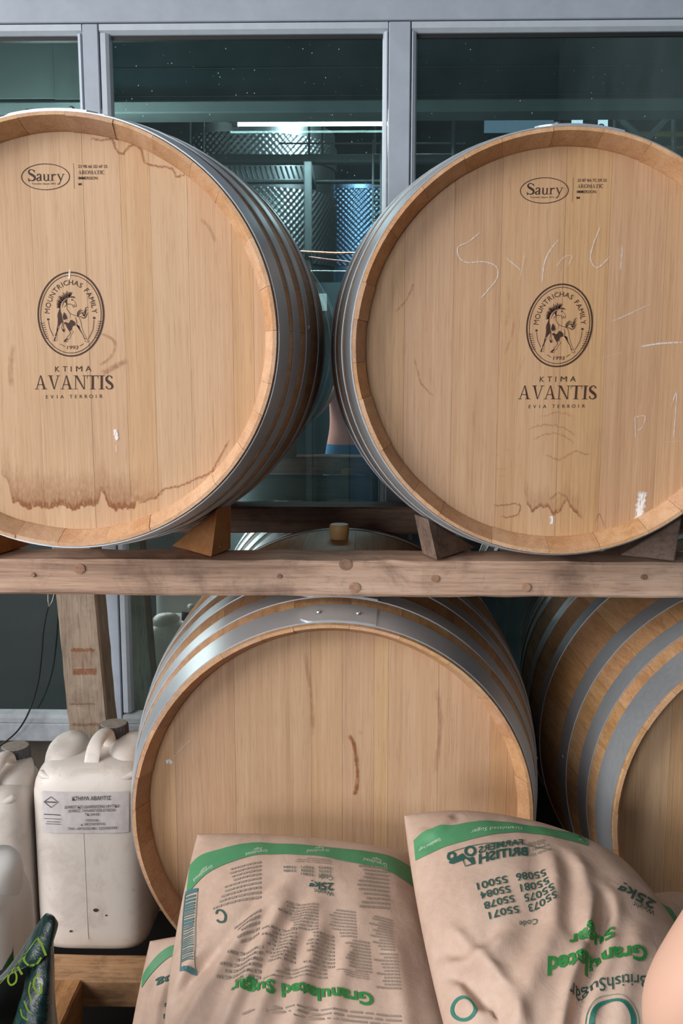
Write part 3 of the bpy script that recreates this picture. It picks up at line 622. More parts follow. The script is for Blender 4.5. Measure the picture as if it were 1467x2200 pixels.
    for y0, sgn in ((cy + HD, 1), (cy + L - HD, -1)):
        xs = [-Rh] + [s for s in seams if -Rh < s < Rh] + [Rh]
        for x0, x1 in zip(xs, xs[1:]):
            g = 0.00014; x0 += g; x1 -= g; hh = lambda x: math.sqrt(max(Rh*Rh - x*x, 0)); jy = rg.uniform(-0.0002, 0.0002)
            t = [(x0 + (x1-x0)*i/8, hh(x0 + (x1-x0)*i/8)) for i in range(9)]; pts = t + [(x, -h_) for x, h_ in reversed(t)]
            pts = [p for i, p in enumerate(pts) if math.dist(p, pts[i-1]) > 1e-5]
            m = MB(); m.loft([[(X + x, y0 + jy, cz + z) for x, z in pts], [(X + x, y0 + sgn*0.018, cz + z) for x, z in pts]], True, True); fix_normals(m.build('head_board', M['oak_head'], root))
    if bung:
        m = MB(); cb = (X, d + L/2, cz + R2 - 0.012); m.lathe([(0.0165, 0), (0.0195, 0.028), (0.0195, 0.036), (0.0175, 0.040)], cb, 24); m.build('bung', plain('silicone_bung', srgb(190,150,100), 0.5), root, smooth=40)
    root['r'] = 0; del root['r']
    return root
def head_map(d, eps=0.0005): return lambda x, y: at(x, y, Y=d + HD - eps)
UL = dict(X=-0.4238, d=1.3997, Z=0.0315); UR = dict(X=0.2814, d=1.4376, Z=0.0164)
LM = dict(X=-0.0503, d=1.478, Z=-0.7226); LR = dict(X=0.712, d=1.478, Z=-0.7226)
def sx(px, py, b): return at(px, py, Y=b['d'] + HD).x - b['X']
bUL = barrel(UL['X'], UL['d'], UL['Z'], 0.30, 0.345, 0.94, [sx(p, 700, UL) for p in (-165, -50, 78, 190, 268, 330, 408, 500, 545)], 'oak barrel with horse emblem at upper left, brown tide stain low on its head', (0, 1), True, 30, 3, lap_ang=0.05)
bUR = barrel(UR['X'], UR['d'], UR['Z'], 0.30, 0.345, 0.94, [sx(p, 730, UR) for p in (868, 972, 1072, 1205, 1300, 1420, 1540)], 'oak barrel with horse emblem at upper right, white chalk scribbles on its head', (0, 1), True, 28, 11, lap_ang=-0.06)
bLM = barrel(LM['X'], LM['d'], LM['Z'], 0.318, 0.372, 0.90, [sx(p, 1600, LM) for p in (375, 505, 668, 735, 803, 833, 940, 1052, 1090)], 'unmarked oak barrel on the lower row behind the sugar sacks', (0, 1), True, 28, 5, lap_ang=-0.03, hoops=[(0.007, 0.062), (0.095, 0.134), (0.19, 0.232), (0.29, 0.325)])
bLR = barrel(LR['X'], LR['d'], LR['Z'], 0.318, 0.372, 0.90, [sx(p, 1600, LR) for p in (1370, 1440, 1560, 1680, 1800, 1900)], 'shaded oak barrel at lower right with broad blue grey hoops', (0, 1), True, 28, 8, hoops=[(0.007, 0.062), (0.095, 0.134), (0.19, 0.232), (0.365, 0.402)])
# marks on the heads
def to_head(b):
    dx = Vector((b['X'] - UL['X'], b['d'] - UL['d'], b['Z'] - UL['Z'])); f = head_map(UL['d'])
    return lambda x, y: f(x, y) + dx
for b, root, code in ((UL, bUL, '23 9B 66 2D 6F 25'), (UR, bUR, '23 87 8A 7C E9 25')):
    flat_obj(cooper_art(code), to_head(b), 'cooper_stamp', M['ink_dark'], root)['label'] = 'dark oval cooper stamp with batch code'
    flat_obj(emblem_art(), to_head(b), 'estate_stamp', M['ink'], root)['label'] = 'dark branded oval horse emblem with estate name below'
def ribbon(b, root, pts, w, alpha, name, mat, jag=0.0, eps=0.0007):
    p = smooth_pts([(q[0], q[1]) for q in pts], 8); k = len(p); V, F_, A = [], [], []; f = head_map(b['d'], eps); rg = random.Random(int(pts[0][0]*7 + pts[0][1]))
    for i, (x, y) in enumerate(p):
        y += rg.uniform(-jag, jag)
        x0, y0 = p[max(i-1, 0)]; x1, y1 = p[min(i+1, k-1)]; l = math.hypot(x1-x0, y1-y0) or 1; nx, ny = -(y1-y0)/l, (x1-x0)/l
        ww = w*(0.75 + 0.5*rg.random()); e = min(1, i/3, (k-1-i)/3)
        for s, al in ((-1, 0), (-0.35, 1), (0.35, 1), (1, 0)): V.append(f(x + nx*ww*s, y + ny*ww*s)); A.append(al*alpha*(0.25 + 0.75*e))
    for i in range(k-1):
        for j in range(3): F_.append((4*i+j, 4*i+j+1, 4*i+j+5, 4*i+j+4))
    return decal_mesh(V, F_, A, name, M[mat], root)
def tide(b, root, edge, rows, name='wine_stain', eps=0.0007):
    rg = random.Random(4); f = head_map(b['d'], eps); V, F_, A = [], [], []; e2 = []
    for (x0, y0, s0), (x1, y1, s1) in zip(edge, edge[1:]):
        n = max(1, int((x1-x0)/2.5))
        for i in range(n): t = i/n; e2.append((x0+(x1-x0)*t, y0+(y1-y0)*t + rg.uniform(-3, 4), s0+(s1-s0)*t))
    for x, y, s in e2:
        for dy, al in rows: V.append(f(x, y + dy*(0.8 + 0.4*rg.random()))); A.append(al*s)
    k = len(rows)
    for i in range(len(e2)-1):
        for j in range(k-1): F_.append((k*i+j, k*i+j+1, k*i+k+j+1, k*i+k+j))
    return decal_mesh(V, F_, A, name, M['stain'], root)
tide(UL, bUL, [(2,1020,.2),(18,1035,.5),(26,1080,.9),(40,1078,.9),(58,1092,1),(75,1086,.9),(110,1090,1),(135,1084,.9),(157,1096,1),(175,1087,1),(198,1085,.9),(212,1075,.8),(217,1048,.6),(224,1062,.9),(234,1088,1),(248,1095,1),(270,1090,.9),(287,1094,1),(292,1078,.5),(330,1068,.3),(352,1062,.2)],
     [(3, 0), (0, .85), (-8, .70), (-14, .36), (-34, .26), (-55, .16), (-80, 0)])
ribbon(UL, bUL, [(195,297),(215,300),(240,300),(247,318),(262,330),(280,312),(300,318),(312,350),(340,358),(368,362),(380,380),(400,372)], 3, .55, 'wine_stain', 'stain', 2)
ribbon(UL, bUL, [(296,1080),(330,1070),(352,1052),(385,1045),(420,1030),(452,1015),(470,985),(492,945)], 3, .5, 'wine_stain', 'stain', 2)
ribbon(UL, bUL, [(215,716),(240,728),(247,745),(236,768),(212,785)], 4, .30, 'wine_stain', 'stain'); ribbon(UL, bUL, [(218,803),(245,788),(272,774)], 8, .35, 'wine_stain', 'stain')
ribbon(UL, bUL, [(28,740),(22,790),(24,830)], 7, .22, 'wine_stain', 'stain'); ribbon(UL, bUL, [(430,470),(450,490),(462,520)], 5, .2, 'wine_stain', 'stain')
ribbon(UL, bUL, [(247,922),(249,934),(252,946)], 5, 1.6, 'white_paint_spot', 'paint'); ribbon(UL, bUL, [(250,956),(250,970)], 2.5, 1.3, 'white_paint_spot', 'paint'); ribbon(UL, bUL, [(150,578),(149,590),(148,600)], 2.5, 1.0, 'white_paint_spot', 'paint')
c5 = lambda *p: [(960 + x/2.268, 350 + y/2.268) for x, y in p]
for pts, w, al in (
    (c5((225,1670),(290,1665),(355,1668),(335,1720),(260,1725)), 3.5, .6),
    (c5((500,1640),(545,1610),(590,1630)), 6, .4), (c5((720,1755),(742,1710),(765,1770)), 3, .5), (c5((235,1490),(290,1492)), 3, .5), (c5((245,1523),(285,1523)), 3, .5), (c5((235,1420),(255,1420)), 4, .4), (c5((280,1402),(305,1400)), 4, .4),
    (c5((395,1300),(480,1275),(570,1290),(625,1330)), 4, .3), (c5((420,1350),(480,1320),(560,1325),(620,1370)), 4, .28), (c5((480,1420),(540,1445),(560,1440),(620,1410),(700,1420)), 4, .35), (c5((450,1240),(540,1215),(620,1235)), 4, .25), (c5((300,600),(300,720),(285,800)), 6, .2), (c5((330,760),(310,860),(280,930)), 6, .22), (c5((380,950),(345,1040)), 5, .35)):
    ribbon(UR, bUR, pts, w*0.62, al*0.72, 'wine_stain', 'stain', 2.2)
tide(UR, bUR, [(1126,1050,.5),(1132,1084,.9),(1142,1097,1),(1158,1090,.8),(1174,1086,.8),(1188,1104,1),(1204,1098,.9),(1216,1070,.7),(1224,1086,.9),(1236,1100,1),(1252,1120,.4)], [(2, 0), (0, .70), (-4, .55), (-9, .16), (-28, .12), (-46, 0)])
for pts in ([(887,608),(882,625),(868,650),(850,670)], [(916,700),(915,715)], [(873,735),(868,760)], [(890,770),(897,800),(905,825),(930,850)], [(922,790),(925,820)], [(850,600),(862,640)]): ribbon(UR, bUR, pts, 3, .26, 'wine_stain', 'stain', 1)
for pts, w, al in (
    (c5((165,335),(105,385),(55,410),(60,460),(100,485),(180,482),(240,505),(245,560),(200,620),(165,660)), 1.7, .75), (c5((285,460),(340,505),(362,525)), 1.6, .7), (c5((382,430),(365,520),(352,575)), 1.6, .5), (c5((548,370),(500,430),(472,500),(465,580)), 2.0, .8),
    (c5((530,510),(570,460),(610,455),(590,500)), 1.8, .45), (c5((748,310),(712,400),(700,470),(735,510),(800,450)), 1.7, .7), (c5((855,400),(850,470),(845,530)), 3, .5), (c5((985,690),(880,740),(805,772)), 1.8, .55), (c5((988,688),(930,760)), 1.6, .45), (c5((945,895),(1040,880),(1152,874)), 2.4, .95), (c5((725,960),(860,920)), 2, .45),
    (c5((915,1235),(918,1290),(920,1340)), 1.6, .6), (c5((913,1240),(965,1235),(950,1290),(925,1302)), 1.6, .6), (c5((1092,1190),(1118,1120),(1112,1240),(1104,1340)), 1.7, .75), (c5((1065,1362),(1138,1355)), 1.8, .7)): ribbon(UR, bUR, pts, w, al, 'chalk_mark', 'chalk')
ribbon(UR, bUR, [(1380,1056),(1378,1075),(1374,1098),(1370,1124)], 11, 1.5, 'white_paint_patch', 'paint', 2); ribbon(UR, bUR, [(1184,1108),(1185,1118),(1184,1127)], 4, 1.5, 'white_paint_spot', 'paint')
ribbon(LM, bLM, [(749,1580),(760,1600),(766,1640),(768,1665),(765,1694),(760,1708)], 5, .75, 'wine_stain', 'stain'); ribbon(LM, bLM, [(772,1570),(776,1578)], 5, .5, 'wine_stain', 'stain')
ribbon(LM, bLM, [(357,1638),(363,1636),(369,1640)], 6, 1.2, 'white_paint_spot', 'paint'); ribbon(LM, bLM, [(372,1628),(390,1608),(412,1588)], 1.2, .5, 'chalk_mark', 'chalk')
for pts in ([(655,1400),(668,1500),(672,1580)], [(938,1480),(945,1560),(935,1660)], [(965,1500),(975,1580)]): ribbon(LM, bLM, pts, 6, .25, 'wine_stain', 'stain')

# ================================================================== rack
def timber(name, lo, hi, mat, axis=0, label=None, cat='beam', seg=24, c=0.004, wob=0.0012, seed=1):
    """sawn beam: chamfered section swept along one axis with slightly uneven faces"""
    rg = random.Random(seed); lo = list(lo); hi = list(hi); ax = axis; o1, o2 = [i for i in (0, 1, 2) if i != ax]
    sec = [(lo[o1]+c, lo[o2]), (hi[o1]-c, lo[o2]), (hi[o1], lo[o2]+c), (hi[o1], hi[o2]-c), (hi[o1]-c, hi[o2]), (lo[o1]+c, hi[o2]), (lo[o1], hi[o2]-c), (lo[o1], lo[o2]+c)]
    rings = []
    for i in range(seg+1):
        t = lo[ax] + (hi[ax]-lo[ax])*i/seg; r = []
        for a, b in sec:
            p = [0, 0, 0]; p[ax] = t; p[o1] = a + rg.uniform(-wob, wob); p[o2] = b + rg.uniform(-wob, wob); r.append(p)
        rings.append(r)
    m = MB(); m.loft(rings, True, True); o = m.build(name, mat); fix_normals(o)
    return tag(o, label, cat) if label else o
ZB = ZC - 0.316
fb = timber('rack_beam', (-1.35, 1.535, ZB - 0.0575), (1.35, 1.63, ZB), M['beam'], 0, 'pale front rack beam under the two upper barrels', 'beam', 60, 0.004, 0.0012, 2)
for (x, y, r) in ((170, 1222, 11), (742, 1213, 12), (935, 1243, 8), (762, 1262, 11), (1130, 1262, 9), (1383, 1240, 6), (70, 1235, 5), (600, 1238, 5)):
    p = at(x, y, Y=1.5335); rr = r/1330; m = MB()
    m.loft([[(p.x + k*rr*(1.15*math.cos(j*math.pi/8)), 1.5335 - hh, p.z + k*rr*math.sin(j*math.pi/8)) for j in range(16)] for k, hh in ((1, -0.002), (1, 0.0002), (0.6, 0.0006), (0.3, 0.0004))], True, True); m.build('knot', M['knot'], fb)
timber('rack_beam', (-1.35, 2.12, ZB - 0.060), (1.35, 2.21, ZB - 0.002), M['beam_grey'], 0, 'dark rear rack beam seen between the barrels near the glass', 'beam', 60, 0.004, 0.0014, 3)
def chock(A, B, C, T1, T2, mat, label, screw=None):
    A, B, C, T1, T2 = map(Vector, (A, B, C, T1, T2)); D = A + (C - B)
    m = MB(); bm = bmesh.new(); v = [bm.verts.new(p) for p in (A, B, T1, D, C, T2)]
    for f in ((0,1,2), (5,4,3), (0,3,4,1), (1,4,5,2), (2,5,3,0)): bm.faces.new([v[i] for i in f])
    bmesh.ops.recalc_face_normals(bm, faces=bm.faces[:]); bmesh.ops.bevel(bm, geom=bm.edges[:], offset=0.0018, segments=1, affect='EDGES')
    m.bm(bm); t = empty('wooden_chock', ((A + B + C)/3), label, 'chock', 'chocks under the upper barrels'); m.build('wedge', mat, t)
    if screw is not None:
        s = Vector(screw); n = ((T1 - B).cross(C - B)).normalized(); n = n if n.y < 0.3 else -n; m = MB()
        tx = Vector((0, 0, 1)).cross(n).normalized(); ty = n.cross(tx)
        m.loft([[s + n*h + (tx*math.cos(j*math.pi/6) + ty*math.sin(j*math.pi/6))*r for j in range(12)] for r, h in ((0.004, -0.001), (0.004, 0.001), (0.002, 0.0016))], True, True); m.build('screw', M['rivet'], t)
    return t
gz = lambda x, y: at(x, y, Z=ZB + 0.0015)
A, B, C = gz(368, 1173), gz(453, 1197), gz(496, 1180)
chock(A, B, C, at(466, 1093, Y=B.y + 0.004), at(497, 1085, Y=C.y + 0.004), M['wedge_orange'], 'fresh orange wedge under the right side of the upper left barrel', B.lerp(C, 0.45) + Vector((0.0, 0, 0.012)))
A, B, C = gz(1024, 1176), gz(938, 1204), gz(907, 1190)
chock(A, B, C, at(918, 1115, Y=B.y + 0.004), at(889, 1104, Y=C.y + 0.004), M['wedge_grey'], 'weathered grey wedge under the left side of the upper right barrel', B.lerp(C, 0.4) + Vector((0, 0, 0.012)))
A, B = gz(1332, 1193), gz(1449, 1206); C = B + Vector((0.012, 0.06, 0))
chock(A, B, C, at(1464, 1112, Y=B.y + 0.004), at(1464, 1112, Y=B.y + 0.004) + (C - B), M['wedge_grey'], 'dark wedge under the right side of the upper right barrel')
A, B = gz(64, 1172), gz(-40, 1202); C = B + Vector((-0.02, 0.06, 0))
chock(A, B, C, at(-52, 1105, Y=B.y + 0.004), at(-52, 1105, Y=B.y + 0.004) + (C - B), M['wedge_orange'], 'reddish wedge at the left frame edge under the upper left barrel')
# rear post, leaning a little
pb = at(192, 1580, Y=2.20); xl0, xr0 = at(122, 1275, Y=2.16).x, at(207, 1275, Y=2.16).x; xl1, xr1 = at(150, 1560, Y=2.16).x, at(236, 1560, Y=2.16).x
zt_, zb_ = ZB - 0.0605, at(192, 1560, Y=2.16).z; sl = (xl1 - xl0)/(at(150, 1560, Y=2.16).z - at(122, 1275, Y=2.16).z)
LZ = ZC - 1.168                                                              # top of the lower rack
m = MB(); z_ref = at(122, 1275, Y=2.16).z; wdt = xr0 - xl0; rings = []
for i in range(20):
    z = zt_ + (LZ - zt_)*i/19; x = xl0 + sl*(z - z_ref); j = rnd.uniform(-0.0012, 0.0012)
    rings.append([(x + j, 2.155, z), (x + wdt - 0.004, 2.155 + j, z), (x + wdt, 2.160, z), (x + wdt + j, 2.235, z), (x, 2.235, z)])
m.loft(rings, True, True); po = fix_normals(m.build('rack_post', M['post'])); tag(po, 'weathered upright post below the left end of the rack beam', 'post')
rust = decal('rust_smear', srgb(150,84,46))
for (x0, x1, y0, y1, al) in ((151, 203, 1393, 1400, 1.0), (153, 200, 1400, 1434, .28), (155, 208, 1436, 1450, 1.0), (148, 205, 1511, 1514, .6), (152, 215, 1554, 1560, .6)):
    V, A_ = [], []
    for i in range(25):
        for j in range(4): V.append(at(x0 + (x1-x0)*i/24, y0 + (y1-y0)*j/3 + rnd.uniform(-1.5, 1.5), Y=2.1535)); A_.append(al*rnd.uniform(0.3, 1) if 0 < i < 24 else 0)
    decal_mesh(V, [(4*i+j, 4*i+j+1, 4*i+j+5, 4*i+j+4) for i in range(24) for j in range(3)], A_, 'rust_mark', rust, po)
# lower rack
lb = timber('lower_rack_beam', (-1.35, 1.715, LZ - 0.058), (1.35, 1.80, LZ), M['pallet'], 0, 'grimy lower rack beam below the white canisters', 'beam', 50, 0.004, 0.0014, 5)
timber('lower_rack_beam', (-1.35, 2.13, LZ - 0.058), (1.35, 2.24, LZ), M['pallet'], 0, 'lower rear rack beam under the foot of the leaning post', 'beam', 40, 0.004, 0.0014, 6)
jx = at(187, 2083, Z=LZ).x
timber('rack_joist', (jx - 0.085, 0.80, LZ - 0.085), (jx, 1.713, LZ), M['joist'], 1, 'brown joist running forward at lower left beside the sacks', 'joist', 30, 0.004, 0.0014, 7)
for i, (x, y0, y1) in enumerate(((-1.25, 1.72, 1.80), (-0.2, 1.72, 1.80), (0.95, 1.72, 1.80), (-1.25, 2.135, 2.23), (-0.2, 2.135, 2.23), (0.95, 2.135, 2.23))):
    m = MB(); m.bbox((x, y0, 0), (x + 0.1, y1, LZ - 0.0585), 0.004); tag(m.build('rack_block', M['joist']), 'short wooden block under the %s of the lower %s rack beam' % (('left end', 'middle', 'right end')[i % 3], 'front' if i < 3 else 'rear'), 'block', 'blocks under the lower rack')
m = MB(); m.bbox((jx - 0.08, 0.85, 0), (jx - 0.005, 0.95, LZ - 0.0855), 0.004); m.bbox((jx - 0.08, 1.55, 0), (jx - 0.005, 1.65, LZ - 0.0855), 0.004)
tag(m.build('joist_support', M['joist']), 'pair of blocks under the forward running joist', 'block')
for b, nm in ((LM, 'middle'), (LR, 'right')):
    for s in (-1, 1):
        cx = b['X']; zb = LZ + 0.001
        A, B, C = Vector((cx + s*0.10, 1.73, zb)), Vector((cx + s*0.23, 1.73, zb)), Vector((cx + s*0.23, 1.79, zb))
        h = (ZC + b['Z']) - math.sqrt(0.370**2 - 0.23**2) - 0.010
        chock(A, B, C, Vector((cx + s*0.23, 1.73, h + 0.004)), Vector((cx + s*0.23, 1.79, h + 0.004)), M['wedge_grey'], 'grey wedge on the %s side under the lower %s barrel' % ('left' if s < 0 else 'right', nm))
# black cable at the left
m = MB(); m.tube(smooth_pts([tuple(at(x, y, Y=2.36)) for x, y in ((118, 1276), (112, 1290), (104, 1303), (94, 1350), (90, 1400), (82, 1465), (66, 1520), (44, 1562), (16, 1590), (-30, 1620))], 6), 0.0022, 8)
tag(m.build('cable', plain('black_cable', srgb(18,18,20), 0.4)), 'thin black cable drooping down the left pane to the canisters', 'cable')
m = MB(); m.tube([tuple(at(x, y, Y=2.34)) for x, y in ((103, 1274), (103, 1290), (105, 1303), (112, 1292), (117, 1274))], 0.0012, 6)
tag(m.build('wire_tie', plain('pale_wire', srgb(190,186,176), 0.4)), 'pale wire loop tying the cable to the beam', 'wire')

# ================================================================== canisters
def plastic(name, col, dirt=0.35):
    t = NT(name); c = t.noise(t.coords(), 16, 7, 0.7, 0.6); s = t.noise(t.coords((1, 1, 0.4)), 90, 5, 0.7)
    a = t.mix(t.math('MULTIPLY', t.ramp(c, [(0.48, (0,0,0,1)), (0.72, (1,1,1,1))]), dirt), col, srgb(150,132,116))
    a = t.mix(t.math('MULTIPLY', t.ramp(s, [(0.66, (0,0,0,1)), (0.72, (1,1,1,1))]), dirt*1.3), a, srgb(90,72,60))
    t.l(a, t.b.inputs['Base Color']); t.b.inputs['Roughness'].default_value = 0.42
    t.b.inputs['Subsurface Weight'].default_value = 0.25; t.b.inputs['Subsurface Radius'].default_value = (0.03, 0.02, 0.012); t.b.inputs['Subsurface Scale'].default_value = 0.4
    return t.m
M['hdpe'] = plastic('milky_plastic', srgb(222,214,207)); M['hdpe_clean'] = plastic('white_plastic', srgb(228,226,222), 0.08)
M['cap'] = plain('dusty_black_cap', srgb(66,66,72), 0.55, 0, 60, 0.3); M['cap_dust'] = plain('cap_dust', srgb(150,142,132), 0.9, 0, 60, 0.2)
def sup(a, hw, hd, e=5.0):
    c, s = math.cos(a), math.sin(a); r = (abs(c)**e + abs(s)**e)**(-1/e); return r*c*hw, r*s*hd
def canister(cx, yf, zb, w, dp, h, label, mat, cap_dx=0.022, rot=0.0, e=5.0, plainfront=False):
    cy = yf + dp/2; hw, hd = w/2, dp/2
    t = empty('canister', (cx, cy, zb), label, 'canister', 'white plastic canisters')
    ca, sa = math.cos(rot), math.sin(rot); W = lambda x, y, z: Vector((cx + x*ca - y*sa, cy + x*sa + y*ca, zb + z))
    N = 72; rings = []
    for z, k in ((0.0, .86), (0.006, .93), (0.018, .975), (0.04, .995), (0.08, 1), (0.5*h, 1.0), (h*0.80, 1.0), (h-0.055, .995), (h-0.035, .965), (h-0.018, .90), (h-0.008, .82), (h-0.003, .70), (h, .45), (h, .1)):
        rings.append([W(*[q*k for q in sup(2*math.pi*j/N, hw, hd, e)], z) for j in range(N)])
    m = MB(); m.loft(rings, True, True); m.build('body', mat, t, smooth=60)
    for s in (-1, 1):                                                          # raised shoulder lobes either side of the grip channel
        rings = []
        for z, k in ((-0.03, 1.0), (0.0, .97), (0.012, .88), (0.019, .72), (0.023, .45), (0.024, .08)):
            rings.append([W(s*hw*0.56 + 0.38*hw*k*math.cos(2*math.pi*j/28), hd*0.12 + 0.66*hd*k*math.sin(2*math.pi*j/28) + z*0.5, h - 0.006 + z*(1.0 + 0.12*math.sin(2*math.pi*j/28))) for j in range(28)])
        m = MB(); m.loft(rings, True, True); m.build('shoulder_lobe', mat, t, smooth=60)
        pts = [(s*hw*0.56 + 0.030*math.cos(a), -hd*0.66 - 0.016*math.sin(a), h - 0.014 - 0.010*math.sin(a)) for a in [math.pi*(0.05 + 0.9*i/10) for i in range(11)]]
        m = MB(); m.tube([W(*p) for p in pts], [0.004] + [0.008]*9 + [0.004], 10); m.build('stacking_lug', mat, t, smooth=60)
    x0 = cap_dx
    m = MB(); g = [(x0 - 0.018, -hd*0.60, h - 0.006), (x0 - 0.016, -hd*0.42, h + 0.022), (x0 - 0.010, -hd*0.1, h + 0.034), (x0 - 0.004, hd*0.12, h + 0.030), (x0 - 0.002, hd*0.22, h + 0.004)]
    rings = []
    for (x, y, z), ww in zip(smooth_pts(g, 5), [0.017]*30): rings.append([W(x + ww*math.cos(2*math.pi*j/12)*0.85, y + 0.010*math.sin(2*math.pi*j/12)*0.4, z + 0.010*math.sin(2*math.pi*j/12)) for j in range(12)])
    m.loft(rings, True, True); m.build('handle', mat, t, smooth=60)
    cc = W(x0, hd*0.50, h - 0.010); m = MB(); m.lathe([(0.029, 0), (0.029, 0.012), (0.025, 0.014), (0.025, 0.024)], cc, 28); m.build('neck', mat, t, smooth=40)
    m = MB(); rings = []
    for r, z in ((0.0300, 0.020), (0.0305, 0.024), (0.0300, 0.044), (0.0285, 0.047)):
        rings.append([cc + Vector(((r - (0.0012 if j % 2 else 0))*math.cos(2*math.pi*j/48), (r - (0.0012 if j % 2 else 0))*math.sin(2*math.pi*j/48), z)) for j in range(48)])
    m.loft(rings, True, True); cp = m.build('cap', M['cap'], t, smooth=30)
    m = MB(); m.lathe([(0.0272, 0.0472), (0.0262, 0.0482), (0.006, 0.0486)], cc, 28); m.build('cap_top', M['cap_dust'], cp, smooth=40)
    m = MB(); m.tube([W(-0.004, -hd - 0.0002 + (0.004 if z > h - 0.05 else 0), z) for z in (0.03, 0.1, 0.2, h - 0.06)], 0.0006, 6); m.build('mould_seam', mat, t)
    return t, (lambda x, z, e_=0.0008: W(x, -hd*(max(0, 1 - min(1, abs(x/hw))**e))**(1/e) - e_, z))
YC1 = 1.80; zc = LZ + 0.001
p = at(207, 1960, Y=YC1 + 0.05)
c1, sf1 = canister(p.x, YC1, zc, 0.226, 0.205, 0.382, 'milky canister with a Greek paper label beside the lower barrel', M['hdpe'])
p0_ = at(-30, 1960, Y=YC1 + 0.03)
c0, sf0 = canister(p.x - 0.232, YC1 - 0.035, zc, 0.226, 0.205, 0.344, 'milky canister at the left edge with part of a black diamond sign', M['hdpe'], 0.06, 0.05)
# paper label on the middle canister
def cpx(px, py): q = at(px, py, Y=YC1); return q.x - p.x, q.z - zc
lab = MB(); rows = []
for i in range(11):
    row = []
    for j in range(45):
        x, z = cpx(90 + 186*j/44, 1701 + 88*i/10); wv = 0.0008*noise.noise(Vector((x*90, z*14, 3))) + 0.0007*noise.noise(Vector((x*220, z*30, 9)))
        row.append(sf1(x, z, 0.0016 + abs(wv)))
    rows.append(row)
lab.loft(rows, False, False)
lo = lab.build('paper_label', plain('label_paper', srgb(206,200,200), 0.75, 0, 60, 0.08), c1, smooth=True)
F = Flat()
def tl(s, x0, x1, yb, cap, bold=0.0): F.text(s, x0, x1, yb, cap, bold)
tl('ΚΤΗΜΑ ΑΒΑΝΤΙΣ', 156, 239, 1718, 8.5, 0.01); tl('ΔΗΜΟΤΙΚΟ ΔΙΑΜΕΡΙΣΜΑ ΜΥΤΙΚΑ', 139, 257, 1735, 6.5, 0.0); tl('ΔΗΜΟΣ ΛΗΛΑΝΤΙΩΝ ΕΥΒΟΙΑ', 147, 249, 1743, 6.2, 0.0); tl('ΤΚ 34100', 183, 214, 1751, 5.5, 0.0); tl('ΥΠΟΨΙΝ:', 184, 213, 1764, 5.5, 0.0); tl('κ. ΜΟΥΝΤΡΙΧΑ', 175, 226, 1772, 5.5, 0.0); tl('ΤΗΛ: 6973232188 / 2221055350', 146, 252, 1781, 5.5, 0.0)
F.stroke([(94,1721),(110,1709.5),(126,1721),(110,1732.5),(94,1721)], 1.3, 1); F.stroke([(98,1721),(122,1721)], 2.0, 1)
for y, a, b in ((1748, 94, 130), (1757, 94, 132), (1763, 100, 130), (1768, 98, 131)): F.stroke([(a, y), (b, y + 0.6)], 1.0 if y > 1750 else 1.6, 4)
flat_obj(F, lambda x, y: sf1(*cpx(x, y - (x - 180)*0.02), 0.0034), 'label_print', plain('label_ink', srgb(48,44,52), 0.8), lo)
m = MB(); q = [(188, 1953, 10), (212, 1960, 6)]                                # scuffs
for (x, y, r) in ((206, 1955, 4), (229, 1966, 2), (152, 2000, 2.5)):
    m.add([sf1(*cpx(x + r*math.cos(a)*1.3 + rnd.uniform(-1, 1), y + r*math.sin(a)), 0.0012) for a in [k*math.pi/4 for k in range(8)]], [tuple(range(8))])
m.build('scuff', plain('scuff_dark', srgb(70,54,46), 0.9), c1)
F = Flat(); F.stroke([(-60, 1865), (-14, 1815), (33, 1866), (-14, 1920), (-60, 1865)], 4, 1); F.poly([(20, 1868), (33, 1862), (33, 1870), (24, 1874)])
flat_obj(F, lambda x, y: sf0(at(x, y, Y=YC1 - 0.035).x - (p.x - 0.232), at(x, y, Y=YC1 - 0.035).z - zc, 0.0016), 'hazard_diamond', plain('label_black', srgb(24,22,24), 0.7), c0)
# nearer white canister, cut by the frame
YC2 = 1.27; pr = at(50, 2020, Y=YC2 + 0.08); w2 = 0.24
c2, sf2 = canister(pr.x - w2/2, YC2, LZ + 0.001, w2, 0.19, 0.405, 'clean white canister with a green label corner, nearest at left', M['hdpe_clean'], 0.03, 0.0, 3.2)
m = MB(); rows = []
for i in range(15):
    y = 2010 + 140*i/14; xl = 46 - 43*min(1, i/8)*1.02 - max(0, i - 8)*6; rows.append([sf2(min(at(xl + (52 - xl)*j/8, y, Y=YC2 + 0.03).x - (pr.x - w2/2), w2/2*0.97), at(40, y, Y=YC2 + 0.03).z - LZ, 0.0012) for j in range(9)])
m.loft(rows, False, False); m.build('green_label', plain('green_label', srgb(34,104,52), 0.5), c2)
timber('rack_joist', (pr.x - w2 - 0.03, 0.80, LZ - 0.085), (pr.x - w2 + 0.055, 1.713, LZ), M['joist'], 1, 'second joist hidden under the nearest white canister', 'joist', 20, 0.004, 0.0014, 9)
m = MB(); m.bbox((pr.x - w2 - 0.025, 1.05, 0), (pr.x - w2 + 0.05, 1.15, LZ - 0.0855), 0.004); tag(m.build('joist_support', M['joist']), 'block under the second joist at far left', 'block')

